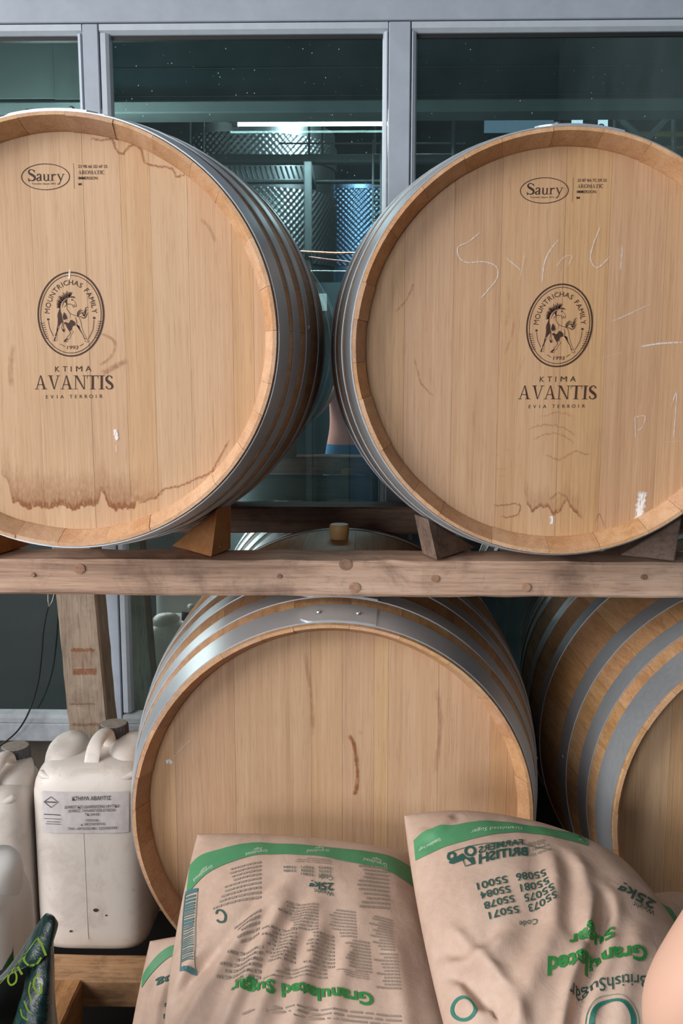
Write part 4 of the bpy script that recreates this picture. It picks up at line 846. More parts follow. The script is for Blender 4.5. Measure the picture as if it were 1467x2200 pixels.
# ================================================================== sugar sacks
def project(P):
    x, y, z = P[0], P[1], P[2] - ZC
    xr = _cy*x + _sy*y; yr = -_sy*x + _cy*y; zc_ = _cp*yr - _sp*z; yc = _sp*yr + _cp*z
    return IW/2 + FPX*xr/zc_, IH/2 - FPX*yc/zc_
def paper_mat():
    t = NT('kraft_paper'); v = t.coords((1,1,1), False); n = t.noise(v, 60, 6, 0.7); n2 = t.noise(v, 5, 4, 0.6)
    a = t.math('ADD', t.math('MULTIPLY', n, 0.4), t.math('MULTIPLY', n2, 0.6))
    t.l(t.ramp(a, [(0.35, srgb(186,156,138)), (0.65, srgb(210,183,165))]), t.b.inputs['Base Color']); t.b.inputs['Roughness'].default_value = 0.62
    t.bump(t.noise(v, 35, 6, 0.7, 0.8), 0.35, 0.003); return t.m
M['paper'] = paper_mat()
M['sgreen'] = plain('print_green', srgb(78,142,98), 0.6, 0, 80, 0.06); M['sletter'] = plain('print_bright_green', srgb(46,132,62), 0.6); M['sdark'] = plain('print_dark_green', srgb(40,84,74), 0.6); M['sgrey'] = plain('print_grey', srgb(150,136,122), 0.7); M['spale'] = plain('print_pale', srgb(206,216,196), 0.6)
class Sack:
    def __init__(s, corners, ys, thick, label, bow=(0,0,0,0), wr=(), seed=1, bp=(2.6, 3.2)):
        """corners TL TR BR BL as pixel + depth; front skin is a bulged bilinear patch with creases"""
        s.c = [at(x, y, Y=Y) for (x, y), Y in zip(corners, ys)]; s.t = thick; s.bow = bow; s.seed = seed; s.bp = bp; s.wr = []
        a = (s.c[1] - s.c[0]) + (s.c[2] - s.c[3]); b = (s.c[3] - s.c[0]) + (s.c[2] - s.c[1]); s.U = a.normalized(); s.V = b.normalized()
        s.N = s.V.cross(s.U).normalized(); s.N = s.N if s.N.y < 0 else -s.N; s.w = a.length/2; s.h = b.length/2
        for pts, amp, sig in wr: s.wr.append(([s.uv(*q) for q in pts], amp, sig))
        s.label = label
    def base(s, u, v):
        a = (u + 1)/2; P = (s.c[0]*(1-a) + s.c[1]*a)*(1-v) + (s.c[3]*(1-a) + s.c[2]*a)*v
        q = 1 - u*u; r = 1 - (2*v-1)**2
        return P - s.V*(s.bow[0]*q*(1-v)**2) + s.V*(s.bow[2]*q*v*v) + s.U*(s.bow[1]*r*max(u, 0)) - s.U*(s.bow[3]*r*max(-u, 0))
    def bulge(s, u, v):
        return max(0, 1 - abs(u)**s.bp[0])**0.6*max(0, 1 - abs(2*v-1)**s.bp[1])**0.55
    def crease(s, u, v):
        x, y = u*s.w/2, v*s.h; tot = 0.0
        for pts, amp, sig in s.wr:
            best = 9; bt = 0; side = 0; n = len(pts)-1
            for i in range(n):
                ax, ay = pts[i][0]*s.w/2, pts[i][1]*s.h; bx, by = pts[i+1][0]*s.w/2, pts[i+1][1]*s.h; dx, dy = bx-ax, by-ay; L2 = dx*dx + dy*dy + 1e-9
                t = max(0, min(1, ((x-ax)*dx + (y-ay)*dy)/L2)); ex, ey = x-ax-dx*t, y-ay-dy*t; d = math.hypot(ex, ey)
                if d < best: best = d; bt = (i+t)/n; side = 1 if dx*ey - dy*ex > 0 else -1
            if best < sig*5:
                e = min(1, bt/0.25 + 0.08); dd = best*side/sig
                tot += 1.15*amp*e*(math.exp(-dd*dd) - 0.55*math.exp(-((dd-1.9)/1.1)**2))
        return tot
    def surf(s, u, v, eps=0.0):
        e = min(1, (1-abs(u))*6)*min(1, v*8, (1-v)*8)
        nz = 0.0035*noise.noise(Vector((u*2.4 + s.seed, v*3.5, s.seed*1.7))) + 0.0016*noise.noise(Vector((u*6, v*9 + s.seed, 2.2)))
        return s.base(u, v) + s.N*(s.t*s.bulge(u, v) + (s.crease(u, v) + nz)*e + eps)
    def smooth_surf(s, u, v): return s.base(u, v) + s.N*(s.t*s.bulge(u, v))
    def uv(s, px, py):
        u, v = 0.0, 0.3
        for _ in range(25):
            f = lambda a, b: project(s.smooth_surf(max(-0.995, min(0.995, a)), max(0.005, min(0.995, b))))
            x, y = f(u, v); h = 1e-3; xu, yu = f(u+h, v); xv, yv = f(u, v+h)
            a, b, c, d = (xu-x)/h, (xv-x)/h, (yu-y)/h, (yv-y)/h; det = a*d - b*c
            if abs(det) < 1e-6: break
            ex, ey = px-x, py-y; du, dv = (d*ex - b*ey)/det, (a*ey - c*ex)/det; k = min(1, 0.4/max(abs(du), abs(dv), 1e-9))
            u = max(-0.99, min(0.99, u + du*k)); v = max(0.01, min(0.99, v + dv*k))
        return u, v
    def make(s, grp='sugar sacks', nu=110, nv=130):
        cen = sum(s.c, Vector())/4; s.root = empty('sugar_sack', cen - Vector((0, 0, s.t)), s.label, 'sack', grp)
        m = MB(); V = []; idx = {}
        g = lambda k, n: -math.cos(math.pi*k/n)
        for i in range(nv+1):
            for j in range(nu+1):
                u, v = 0.35*g(j, nu) + 0.65*(2*j/nu - 1), 0.35*(1 + g(i, nv))/2 + 0.65*i/nv; idx[(i, j, 0)] = len(V); V.append(s.surf(u, v))
        for i in range(nv+1):
            for j in range(nu+1):
                if i in (0, nv) or j in (0, nu): idx[(i, j, 1)] = idx[(i, j, 0)]; continue
                u, v = 0.35*g(j, nu) + 0.65*(2*j/nu - 1), 0.35*(1 + g(i, nv))/2 + 0.65*i/nv; idx[(i, j, 1)] = len(V); V.append(s.base(u, v) - s.N*(s.t*0.7*s.bulge(u, v)))
        Fc = []
        for i in range(nv):
            for j in range(nu):
                Fc.append((idx[i,j,0], idx[i,j+1,0], idx[i+1,j+1,0], idx[i+1,j,0])); Fc.append((idx[i,j,1], idx[i+1,j,1], idx[i+1,j+1,1], idx[i,j+1,1]))
        m.add(V, Fc); o = m.build('paper_body', M['paper'], s.root, smooth=True); fix_normals(o); return s
    def strip(s, up, dn, mat, name, n=70, k=8, eps=0.0012):
        up = smooth_pts(up, 8); dn = smooth_pts(dn, 8)
        def samp(p, t): x = t*(len(p)-1); i = min(int(x), len(p)-2); f = x-i; return (p[i][0]*(1-f) + p[i+1][0]*f, p[i][1]*(1-f) + p[i+1][1]*f)
        rows = []
        for i in range(n+1):
            a, b = samp(up, i/n), samp(dn, i/n); ua, ub = s.uv(*a), s.uv(*b)
            rows.append([s.surf(ua[0] + (ub[0]-ua[0])*j/k, ua[1] + (ub[1]-ua[1])*j/k, eps) for j in range(k+1)])
        m = MB(); m.loft(rows, False, False); return m.build(name, mat, s.root, smooth=True)
    def frame(s, o, e, hgt):
        """affine frame from three pixels: text start, text end, and where the caps of the first letter reach"""
        a, b, c = s.uv(*o), s.uv(*e), s.uv(*hgt); return a, (b[0]-a[0], b[1]-a[1]), (c[0]-a[0], c[1]-a[1])
    def put(s, F, fr, mat, name, eps=0.0016, maxlen=0.006):
        """lay flat artwork (x 0..1 along, y 0..1 up) on the sack, cut fine enough to follow the creases"""
        a, ex, ey = fr; bm = bmesh.new(); vs_ = [bm.verts.new((a[0] + ex[0]*x + ey[0]*y, a[1] + ex[1]*x + ey[1]*y, 0)) for x, y in F.v]
        for f in F.f:
            try: bm.faces.new([vs_[i] for i in f])
            except ValueError: pass
        bmesh.ops.triangulate(bm, faces=bm.faces[:])
        for _ in range(4):
            L = [e for e in bm.edges if math.hypot((e.verts[0].co.x - e.verts[1].co.x)*s.w/2, (e.verts[0].co.y - e.verts[1].co.y)*s.h) > maxlen]
            if not L: break
            bmesh.ops.subdivide_edges(bm, edges=L, cuts=1); bmesh.ops.triangulate(bm, faces=[f for f in bm.faces if len(f.verts) > 3])
        for v in bm.verts: v.co = s.surf(v.co.x, v.co.y, eps)
        m = MB(); m.bm(bm); return m.build(name, mat, s.root)
    def text(s, string, o, e, hgt, mat, bold=0.0, name='lettering'):
        F = Flat(); F.text(string, 0, 1, 0, -1, bold); return s.put(F, s.frame(o, e, hgt), mat, name)
    def lines(s, o, e, hgt, n, mat, seed=0, fill=0.55, name='fine_print'):
        """rows of tiny print: o,e along the first row, hgt the far side of the block"""
        rg = random.Random(seed); F = Flat()
        for i in range(n):
            y = i/max(1, n-1); x = 0.0; end = rg.uniform(0.55, 1.0)
            while x < end:
                w = rg.uniform(0.04, 0.16); F.poly([(x, y), (min(x+w, end), y), (min(x+w, end), y + fill/n), (x, y + fill/n)]); x += w + 0.018
        return s.put(F, s.frame(o, e, hgt), mat, name, 0.0013, 0.02)
S1 = Sack([(424, 1792), (882, 1832), (1010, 2420), (338, 2440)], [1.395, 1.39, 1.03, 1.05], 0.062, 'sugar sack leaning in the middle with Granulated Sugar printed upside down', (0.006, 0.010, 0, 0.012),
    [([(642,1876),(560,1960),(470,2080),(360,2260)], 0.0075, 0.009), ([(628,1910),(585,1990),(520,2120),(440,2300)], 0.0085, 0.010), ([(690,1922),(640,2000),(575,2130),(510,2300)], 0.007, 0.010), ([(702,1950),(672,2040),(640,2160),(610,2300)], 0.006, 0.010), ([(760,1990),(738,2080),(715,2180),(700,2300)], 0.0045, 0.010), ([(470,2030),(420,2085),(372,2150),(330,2240)], -0.009, 0.008), ([(430,1960),(405,2040),(380,2120)], 0.003, 0.008), ([(840,2000),(860,2100),(880,2250)], 0.003, 0.012)], 3).make()
S1.strip([(401,1868),(430,1838),(480,1822),(545,1811),(600,1813),(700,1820),(800,1832),(850,1845),(890,1868)], [(400,1925),(440,1880),(500,1851),(560,1837),(640,1838),(700,1842),(800,1862),(850,1880),(894,1908)], M['sgreen'], 'green_band')
S1.text('Granulated Sugar', (800, 2136), (496, 2112), (803, 2163), M['sletter'], 0.035)
S1.text('25kg', (716, 1898), (664, 1895), (716, 1914), M['sdark'], 0.02); S1.text('Weight', (716, 1916), (674, 1910), (717, 1926), M['sdark'], 0.0); S1.text('Code', (715, 1884), (684, 1881), (715, 1893), M['sdark'])
for j, (x, col) in enumerate(((712, ('55073', '55075', '55081')), (674, ('55071', '55078', '55001')), (636, ('55084', '55086')))):
    for i, c in enumerate(col): S1.text(c, (x, 1864 + i*7.5), (x - 27, 1862 + i*7.5), (x, 1869.5 + i*7.5), M['sdark'])
S1.lines((712, 1848), (625, 1843), (712, 1856), 3, M['sgrey'], 1)
S1.lines((833, 1866), (768, 1858), (835, 1950), 11, M['sgrey'], 2, 0.5); S1.lines((560, 1852), (462, 1878), (462 + 98, 1922), 9, M['sgrey'], 3, 0.5)
for k, (o, e, h, n) in enumerate((((682, 1944), (600, 1940), (682, 1998), 9), ((762, 1960), (706, 1950), (765, 2014), 9), ((842, 1978), (790, 1965), (846, 2046), 12), ((716, 2010), (650, 2004), (718, 2074), 9), ((792, 2026), (734, 2018), (797, 2088), 10), ((636, 2000), (560, 1996), (634, 2066), 9), ((852, 2056), (800, 2046), (860, 2128), 11), ((565, 2040), (470, 2052), (560, 2098), 6), ((700, 2080), (560, 2088), (702, 2096), 3), ((790, 2094), (710, 2082), (792, 2104), 3), ((560, 1958), (500, 1990), (556, 2004), 5))): S1.lines(o, e, h, n, M['sgrey'], 10 + k, 0.55)
S1.lines((860, 2185), (500, 2165), (862, 2205), 3, M['sgrey'], 40, 0.5)
F = Flat()                                                                    # barcode, frame and bars
F.stroke([(0, 0), (1, 0), (1, 1), (0, 1), (0, 0)], 0.07, 1); rg_ = random.Random(5); y = 0.06
while y < 0.92:
    hgt = rg_.choice((0.012, 0.02, 0.03)); F.poly([(0.06, y), (0.86, y), (0.86, y + hgt), (0.06, y + hgt)]); y += hgt + rg_.choice((0.012, 0.02))
S1.put(F, S1.frame((398, 1922), (424, 1912), (388, 2088)), plain('barcode_ink', srgb(70,112,116), 0.7), 'barcode')
S1.put(Flat().stroke([(0.1,0.3),(0.2,0.0),(0.6,0.0),(0.9,0.4),(0.8,0.9),(0.4,1.0),(0.15,0.8)], 0.16), S1.frame((462, 1958), (486, 1958), (462, 1982)), M['sdark'], 'recycling_mark')
for (o, e, h) in (((455, 1858), (415, 1890), (458, 1864)), ((575, 1826), (528, 1834), (576, 1832)), ((708, 1826), (660, 1828), (708, 1832)), ((832, 1858), (782, 1844), (831, 1865))):
    S1.text('Granulated', o, e, h, M['spale']); S1.text('Sugar', ((o[0]*.75 + e[0]*.25), (o[1]*.75 + e[1]*.25) - 6), ((o[0]*.35 + e[0]*.65), (o[1]*.35 + e[1]*.65) - 6), ((o[0]*.75 + e[0]*.25), (o[1]*.75 + e[1]*.25)), M['spale'])

S2 = Sack([(868, 1752), (1338, 1846), (1640, 2330), (1015, 2420)], [1.335, 1.32, 0.99, 0.98], 0.068, 'sugar sack at right with rows of code numbers and a tractor print', (0.028, 0.014, 0, 0.010),
    [([(1302,1915),(1300,1960),(1280,2050),(1250,2130),(1225,2260)], -0.014, 0.0065), ([(1320,1905),(1318,1990),(1300,2080),(1270,2180)], 0.006, 0.010), ([(1188,1815),(1196,1890),(1190,1990),(1150,2080),(1090,2240)], 0.0065, 0.011), ([(1240,1830),(1258,1900),(1262,1990)], 0.006, 0.010), ([(1100,2000),(1060,2040),(1010,2070),(950,2085)], 0.006, 0.008), ([(960,1990),(1010,2040),(1050,2080)], 0.005, 0.008), ([(1040,2060),(1090,2120),(1120,2200)], 0.006, 0.010), ([(940,2095),(1000,2100),(1040,2150)], -0.008, 0.008), ([(885,1800),(930,1790),(960,1760)], 0.004, 0.008), ([(1380,1980),(1350,2080),(1330,2200)], 0.005, 0.012)], 8).make()
S2.strip([(888,1806),(910,1790),(950,1777),(1000,1769),(1060,1765),(1130,1773),(1200,1784),(1235,1791),(1262,1799)], [(892,1850),(935,1829),(980,1813),(1030,1800),(1080,1791),(1130,1789),(1200,1798),(1238,1807),(1264,1815)], M['sgreen'], 'green_band')
S2.text('BRITISH', (1135, 1836), (1028, 1857), (1133, 1819), M['sdark'], 0.03); S2.text('FARMERS', (1124, 1815), (1027, 1836), (1123, 1803), M['sdark'], 0.02)
S2.text('PROUD TO', (1184, 1821), (1141, 1831), (1184, 1826), M['sdark']); S2.text('SUPPORT', (1180, 1812), (1143, 1820), (1180, 1817), M['sdark']); S2.text('2018', (1170, 1803), (1132, 1810), (1170, 1811), M['sgrey'], 0.03)
# rows read upside down: each runs from right to left
for (o, e, t_) in (((1170, 1866), (1107, 1878), '55086'), ((1088, 1881), (1023, 1898), '55001'), ((1176, 1886), (1116, 1900), '55081'), ((1094, 1902), (1030, 1918), '55084'), ((1186, 1904), (1125, 1920), '55075'), ((1103, 1922), (1038, 1941), '55078'), ((1192, 1922), (1134, 1940), '55073'), ((1113, 1944), (1048, 1962), '55071')):
    S2.text(t_, o, e, (o[0] + 4, o[1] + 15), M['sdark'], 0.01)
S2.text('Code', (1154, 1967), (1115, 1977), (1156, 1979), M['sdark'])
S2.text('Sugar', (1318, 1994), (1222, 2008), (1319, 2019), M['sletter'], 0.035); S2.text('Granulated', (1388, 2040), (1176, 2060), (1390, 2070), M['sletter'], 0.035)
S2.text('BritishSugar', (1390, 2098), (1222, 2118), (1392, 2124), M['sdark'], 0.0)
S2.text('25kg', (1410, 1940), (1332, 1898), (1402, 1954), M['sdark'], 0.02); S2.text('Weight', (1408, 1958), (1362, 1938), (1404, 1967), M['sdark'])
for (o, e, h) in (((1122, 1778), (1012, 1786), (1122, 1784)), ((945, 1800), (898, 1826), (948, 1806))): S2.text('Granulated Sugar', o, e, h, M['spale'])
F = Flat(); F.ring(0.5, 0, 0.5, 1.0, 0.13, 40); F.ring(0.5, 0, 0.64, 1.28, 0.02, 40); S2.put(F, S2.frame((1360, 2200), (1270, 2200), (1360, 2155)), plain('print_teal', srgb(38,112,96), 0.6), 'ring_print')
F = Flat(); F.ring(0.5, 0.5, 0.5, 0.5, 0.15, 32); S2.put(F, S2.frame((1020, 2195), (970, 2195), (1020, 2150)), plain('print_teal2', srgb(38,112,96), 0.6), 'ring_print')
T = Flat()                                                                    # tractor (pixels), wheels, bonnet, cab
for cx, cy, r in ((969, 1846, 7.2), (1008, 1838, 9.8)): T.ring(cx, cy, r, r, 5.0, 24)
T.poly([(963,1857),(980,1849),(992,1842),(998,1850),(1006,1853),(1014,1851),(1016,1864),(1011,1866),(1005,1852),(998,1854),(990,1858),(972,1863),(965,1861)]); T.stroke([(991,1853),(997,1871),(1017,1865)], 2, 1); T.poly([(1006,1853),(1014,1851),(1017,1865),(1009,1866)]); T.stroke([(960,1839),(1000,1829),(1060,1815),(1110,1805),(1168,1803)], 1.3)
a_, ex_, ey_ = S2.frame((960, 1800), (1060, 1800), (960, 1900)); S2.put(Flat().merge(T).xf(lambda x, y: ((x-960)/100, (y-1800)/100)), (a_, ex_, ey_), M['sdark'], 'tractor_print')

S3 = Sack([(322, 2022), (640, 1985), (640, 2420), (250, 2460)], [1.37, 1.37, 1.27, 1.27], 0.04, 'sugar sack mostly hidden behind the middle sack at lower left', (0.004, 0, 0, 0.006), [([(360,2090),(340,2160),(330,2230)], 0.004, 0.008)], 5).make(nu=60, nv=70)
S3.strip([(306,2096),(318,2076),(340,2050),(366,2032),(400,2024)], [(304,2122),(322,2096),(346,2070),(372,2052),(405,2046)], M['sgreen'], 'green_band', 30)
S3.text('Sug', (392, 2080), (334, 2108), (396, 2094), M['sdark'], 0.03); S3.text('8', (368, 2150), (354, 2154), (368, 2160), M['sdark'], 0.03); S3.text('1', (364, 2174), (352, 2178), (364, 2184), M['sdark'], 0.03)
S4 = Sack([(1352, 1938), (1475, 1918), (1760, 2300), (1420, 2320)], [1.37, 1.36, 1.13, 1.13], 0.04, 'sugar sack peeping out at the right edge behind the code number sack', (0.004, 0.0, 0, 0.0), [([(1450,1940),(1440,1960)], 0.004, 0.008)], 9).make(nu=50, nv=60)
S4.strip([(1412,1934),(1435,1950),(1455,1976),(1475,2010),(1490,2050)], [(1400,1960),(1420,1985),(1440,2010),(1455,2040),(1470,2080)], M['sgreen'], 'green_band', 30)

# sacks underneath, below the lower edge of the picture, on a pallet
def flat_sack(x0, x1, y0, y1, z0, z1, label):
    r = empty('sugar_sack', ((x0+x1)/2, (y0+y1)/2, z0), label, 'sack', 'sugar sacks'); m = MB(); n = 26; V = []; idx = {}
    for s in (0, 1):
        for i in range(n+1):
            for j in range(n+1):
                u, v = 2*j/n - 1, 2*i/n - 1; b = max(0, 1-abs(u)**3)**0.5*max(0, 1-abs(v)**3)**0.5
                if s and (i in (0, n) or j in (0, n)): idx[s, i, j] = idx[0, i, j]; continue
                idx[s, i, j] = len(V); V.append(((x0+x1)/2 + u*(x1-x0)/2*(0.95 + 0.05*(1-v*v)), (y0+y1)/2 + v*(y1-y0)/2*(0.95 + 0.05*(1-u*u)), (z0+z1)/2 + (0.5 if s == 0 else -0.5)*(z1-z0)*b + 0.002*noise.noise(Vector((u*3 + x0, v*3, s)))*b*(s == 0)))
    for i in range(n):
        for j in range(n):
            m.add([], []); m.f.append((idx[0,i,j], idx[0,i,j+1], idx[0,i+1,j+1], idx[0,i+1,j])); m.mi.append(0); m.f.append((idx[1,i,j], idx[1,i+1,j], idx[1,i+1,j+1], idx[1,i,j+1])); m.mi.append(0)
    m.v = [tuple(q) for q in V]; fix_normals(m.build('paper_body', M['paper'], r, smooth=True)); return r
for k, (z0, z1) in enumerate(((0.142, 0.315), (0.317, 0.495))):
    for s, (x0, x1) in (('left', (-0.26, 0.17)), ('right', (0.19, 0.62))): flat_sack(x0, x1, 0.82, 1.23, z0, z1, '%s sack on the %s of the pile lying under the printed sacks' % (('bottom', 'second')[k], s))
pl_ = empty('pallet', (0.18, 1.05, 0), 'wooden pallet on the floor under the pile of sugar sacks', 'pallet')
for i in range(6): m = MB(); y0 = 0.80 + i*0.085; m.bbox((-0.32, y0, 0.118), (0.68, y0 + 0.072, 0.140), 0.003); m.build('deck_board', M['pallet'], pl_)
for x in (-0.32, 0.14, 0.59):
    m = MB(); m.bbox((x, 0.80, 0.0), (x + 0.09, 1.297, 0.117), 0.003); m.build('bearer', M['joist'], pl_)

# ================================================================== dark film bag in the left foreground
fl = empty('film_bag', at(60, 2200, Y=1.05), 'crumpled dark green film bag with lime lettering at lower left', 'bag')
def film_mat():
    t = NT('dark_film'); n = t.noise(t.coords((1,1,1), False), 30, 6, 0.75, 1.0)
    t.l(t.ramp(n, [(0.4, srgb(6,22,22)), (0.75, srgb(16,62,56))]), t.b.inputs['Base Color']); t.b.inputs['Roughness'].default_value = 0.22; t.bump(n, 0.6, 0.004); return t.m
FM = film_mat(); FB = plain('film_inside', srgb(6,8,8), 0.5); LI = plain('lime_print', srgb(120,150,40), 0.5)
def sheet(ctrl, n, k, name, mat, amp=0.003, thick=0.0006):
    """crumpled sheet through rows of control points (pixel x, y, depth)"""
    rows = [[Vector(at(x, y, Y=Y)) for x, y, Y in r] for r in ctrl]; R = [smooth_pts([tuple(q) for q in r], k) for r in rows]
    cols = list(zip(*R)); C2 = [smooth_pts(list(c), n) for c in cols]; V = list(zip(*C2)); V = [[Vector(q) for q in r] for r in V]
    for r in V:
        for i, q in enumerate(r): r[i] = q + Vector((0.3, -1, 0.5))*amp*(noise.noise(q*28) + 0.5*noise.noise(q*70))
    m = MB(); m.loft(V, False, False); o = m.build(name, mat, fl, smooth=True); md = o.modifiers.new('thickness', 'SOLIDIFY'); md.thickness = thick; return o, V
sheet([[(-40, 2118, 1.02), (0, 2098, 1.03), (40, 2050, 1.04), (75, 1995, 1.05), (98, 1964, 1.055), (110, 1968, 1.06)], [(-40, 2135, 1.0), (0, 2108, 1.01), (50, 2062, 1.02), (85, 2012, 1.03), (112, 1976, 1.04), (124, 1984, 1.045)], [(-40, 2140, 1.0), (8, 2104, 1.0), (56, 2078, 1.005), (92, 2062, 1.01), (108, 2040, 1.02), (114, 2022, 1.03)]], 8, 6, 'folded_rim', FM, 0.002)
sheet([[(60, 2080, 1.02), (84, 2064, 1.015), (108, 2040, 1.02), (114, 2024, 1.05)], [(50, 2130, 1.01), (80, 2110, 1.0), (110, 2090, 1.01), (116, 2080, 1.06)], [(38, 2170, 1.0), (76, 2160, 0.985), (112, 2150, 1.0), (118, 2150, 1.06)], [(10, 2290, 0.99), (70, 2280, 0.97), (118, 2270, 0.99), (128, 2270, 1.06)], [(10, 2600, 0.985), (70, 2600, 0.965), (128, 2600, 0.98), (140, 2590, 1.06)], [(15, 2880, 0.985), (70, 2880, 0.965), (128, 2880, 0.98), (140, 2790, 1.06)]], 8, 6, 'side', FM, 0.004)
sheet([[(-60, 2105, 1.07), (0, 2085, 1.08), (60, 2060, 1.09), (100, 2020, 1.10)], [(-60, 2200, 1.05), (0, 2190, 1.06), (60, 2180, 1.08), (110, 2170, 1.09)], [(-60, 2320, 1.03), (0, 2310, 1.04), (60, 2300, 1.06), (120, 2300, 1.08)], [(-60, 2780, 1.07), (0, 2780, 1.07), (60, 2780, 1.07), (130, 2780, 1.07)]], 6, 4, 'back', FB, 0.004)
sheet([[(-260, 2230, 1.02), (-140, 2245, 0.97), (-40, 2250, 0.965), (20, 2240, 0.98)], [(-260, 2560, 1.02), (-140, 2560, 0.965), (-40, 2560, 0.96), (20, 2560, 0.98)], [(-260, 2860, 1.02), (-140, 2880, 0.965), (-40, 2880, 0.96), (20, 2880, 0.98)]], 8, 6, 'front', FM, 0.004)
sheet([[(-260, 2150, 1.07), (-160, 2120, 1.08), (-60, 2105, 1.07)], [(-260, 2500, 1.07), (-160, 2500, 1.07), (-60, 2500, 1.07)], [(-260, 2780, 1.07), (-160, 2780, 1.07), (-60, 2780, 1.07)]], 6, 4, 'back', FB, 0.004)
F = Flat(); F.stroke([(68,2024),(66,2038),(76,2048),(92,2046),(102,2032)], 4.5); F.stroke([(93,1990),(102,2004),(112,2028)], 5); F.stroke([(50,2046),(56,2058),(62,2068)], 5); F.stroke([(45,2060),(36,2066),(32,2080),(38,2090),(48,2084),(50,2070),(44,2058)], 4)
F.stroke([(94,1990),(60,2036),(20,2082),(0,2100)], 1.6)
flat_obj(F, lambda x, y: at(x, y, Y=1.022 + 0.0004*(x - 60)*0 - 0.006*(y > 2050) + (0.012 if y < 2010 else 0)) - Vector((0, 0.022, -0.0)), 'lime_lettering', LI, fl)
F = Flat(); F.stroke([(84,2092),(74,2104),(73,2120),(82,2133),(89,2130),(86,2112)], 4.5); F.stroke([(66,2110),(62,2130),(68,2152)], 3); F.stroke([(52,2150),(58,2168),(66,2176)], 3); F.stroke([(44,2168),(48,2184),(60,2192)], 3)
flat_obj(F, lambda x, y: at(x, y, Y=0.968), 'lime_lettering', LI, fl)

# ================================================================== people
def body(name, pts, links, mats, pick, label, loc, root=0, cuts=()):
    """one continuous figure grown from a jointed skeleton; cloth and skin are told apart by where a face lies"""
    me = bpy.data.meshes.new(name); me.from_pydata([q[0] for q in pts], links, []); ob = bpy.data.objects.new(name, me); COL.objects.link(ob)
    ob.modifiers.new('skin', 'SKIN'); ss = ob.modifiers.new('sub', 'SUBSURF'); ss.levels = 3; ss.render_levels = 3
    for i, q in enumerate(pts):
        sv = me.skin_vertices[0].data[i]; sv.radius = q[1] if isinstance(q[1], tuple) else (q[1], q[1]); sv.use_root = (i == root)
    dg = bpy.context.evaluated_depsgraph_get(); dg.update(); nm = bpy.data.meshes.new_from_object(ob.evaluated_get(dg)); bpy.data.objects.remove(ob); bpy.data.meshes.remove(me)
    bm = bmesh.new(); bm.from_mesh(nm); bpy.data.meshes.remove(nm)
    for co, no in cuts: bmesh.ops.bisect_plane(bm, geom=bm.verts[:] + bm.edges[:] + bm.faces[:], dist=1e-5, plane_co=co, plane_no=no)
    bm.verts.index_update(); m = MB(); m.add([v.co[:] for v in bm.verts], [[v.index for v in f.verts] for f in bm.faces]); m.mi = [pick(f.calc_center_median()) for f in bm.faces]; bm.free()
    o = m.build(name, mats, None, loc, smooth=True); return tag(o, label, 'person')
def skin_mat():
    t = NT('skin'); t.b.inputs['Base Color'].default_value = srgb(216,172,150); t.b.inputs['Roughness'].default_value = 0.5; t.b.inputs['Subsurface Weight'].default_value = 0.15; t.b.inputs['Subsurface Radius'].default_value = (0.02, 0.008, 0.005); t.b.inputs['Subsurface Scale'].default_value = 0.3
    return t.m
SKN = skin_mat(); HAIR = plain('dark_hair', srgb(44,32,26), 0.6)
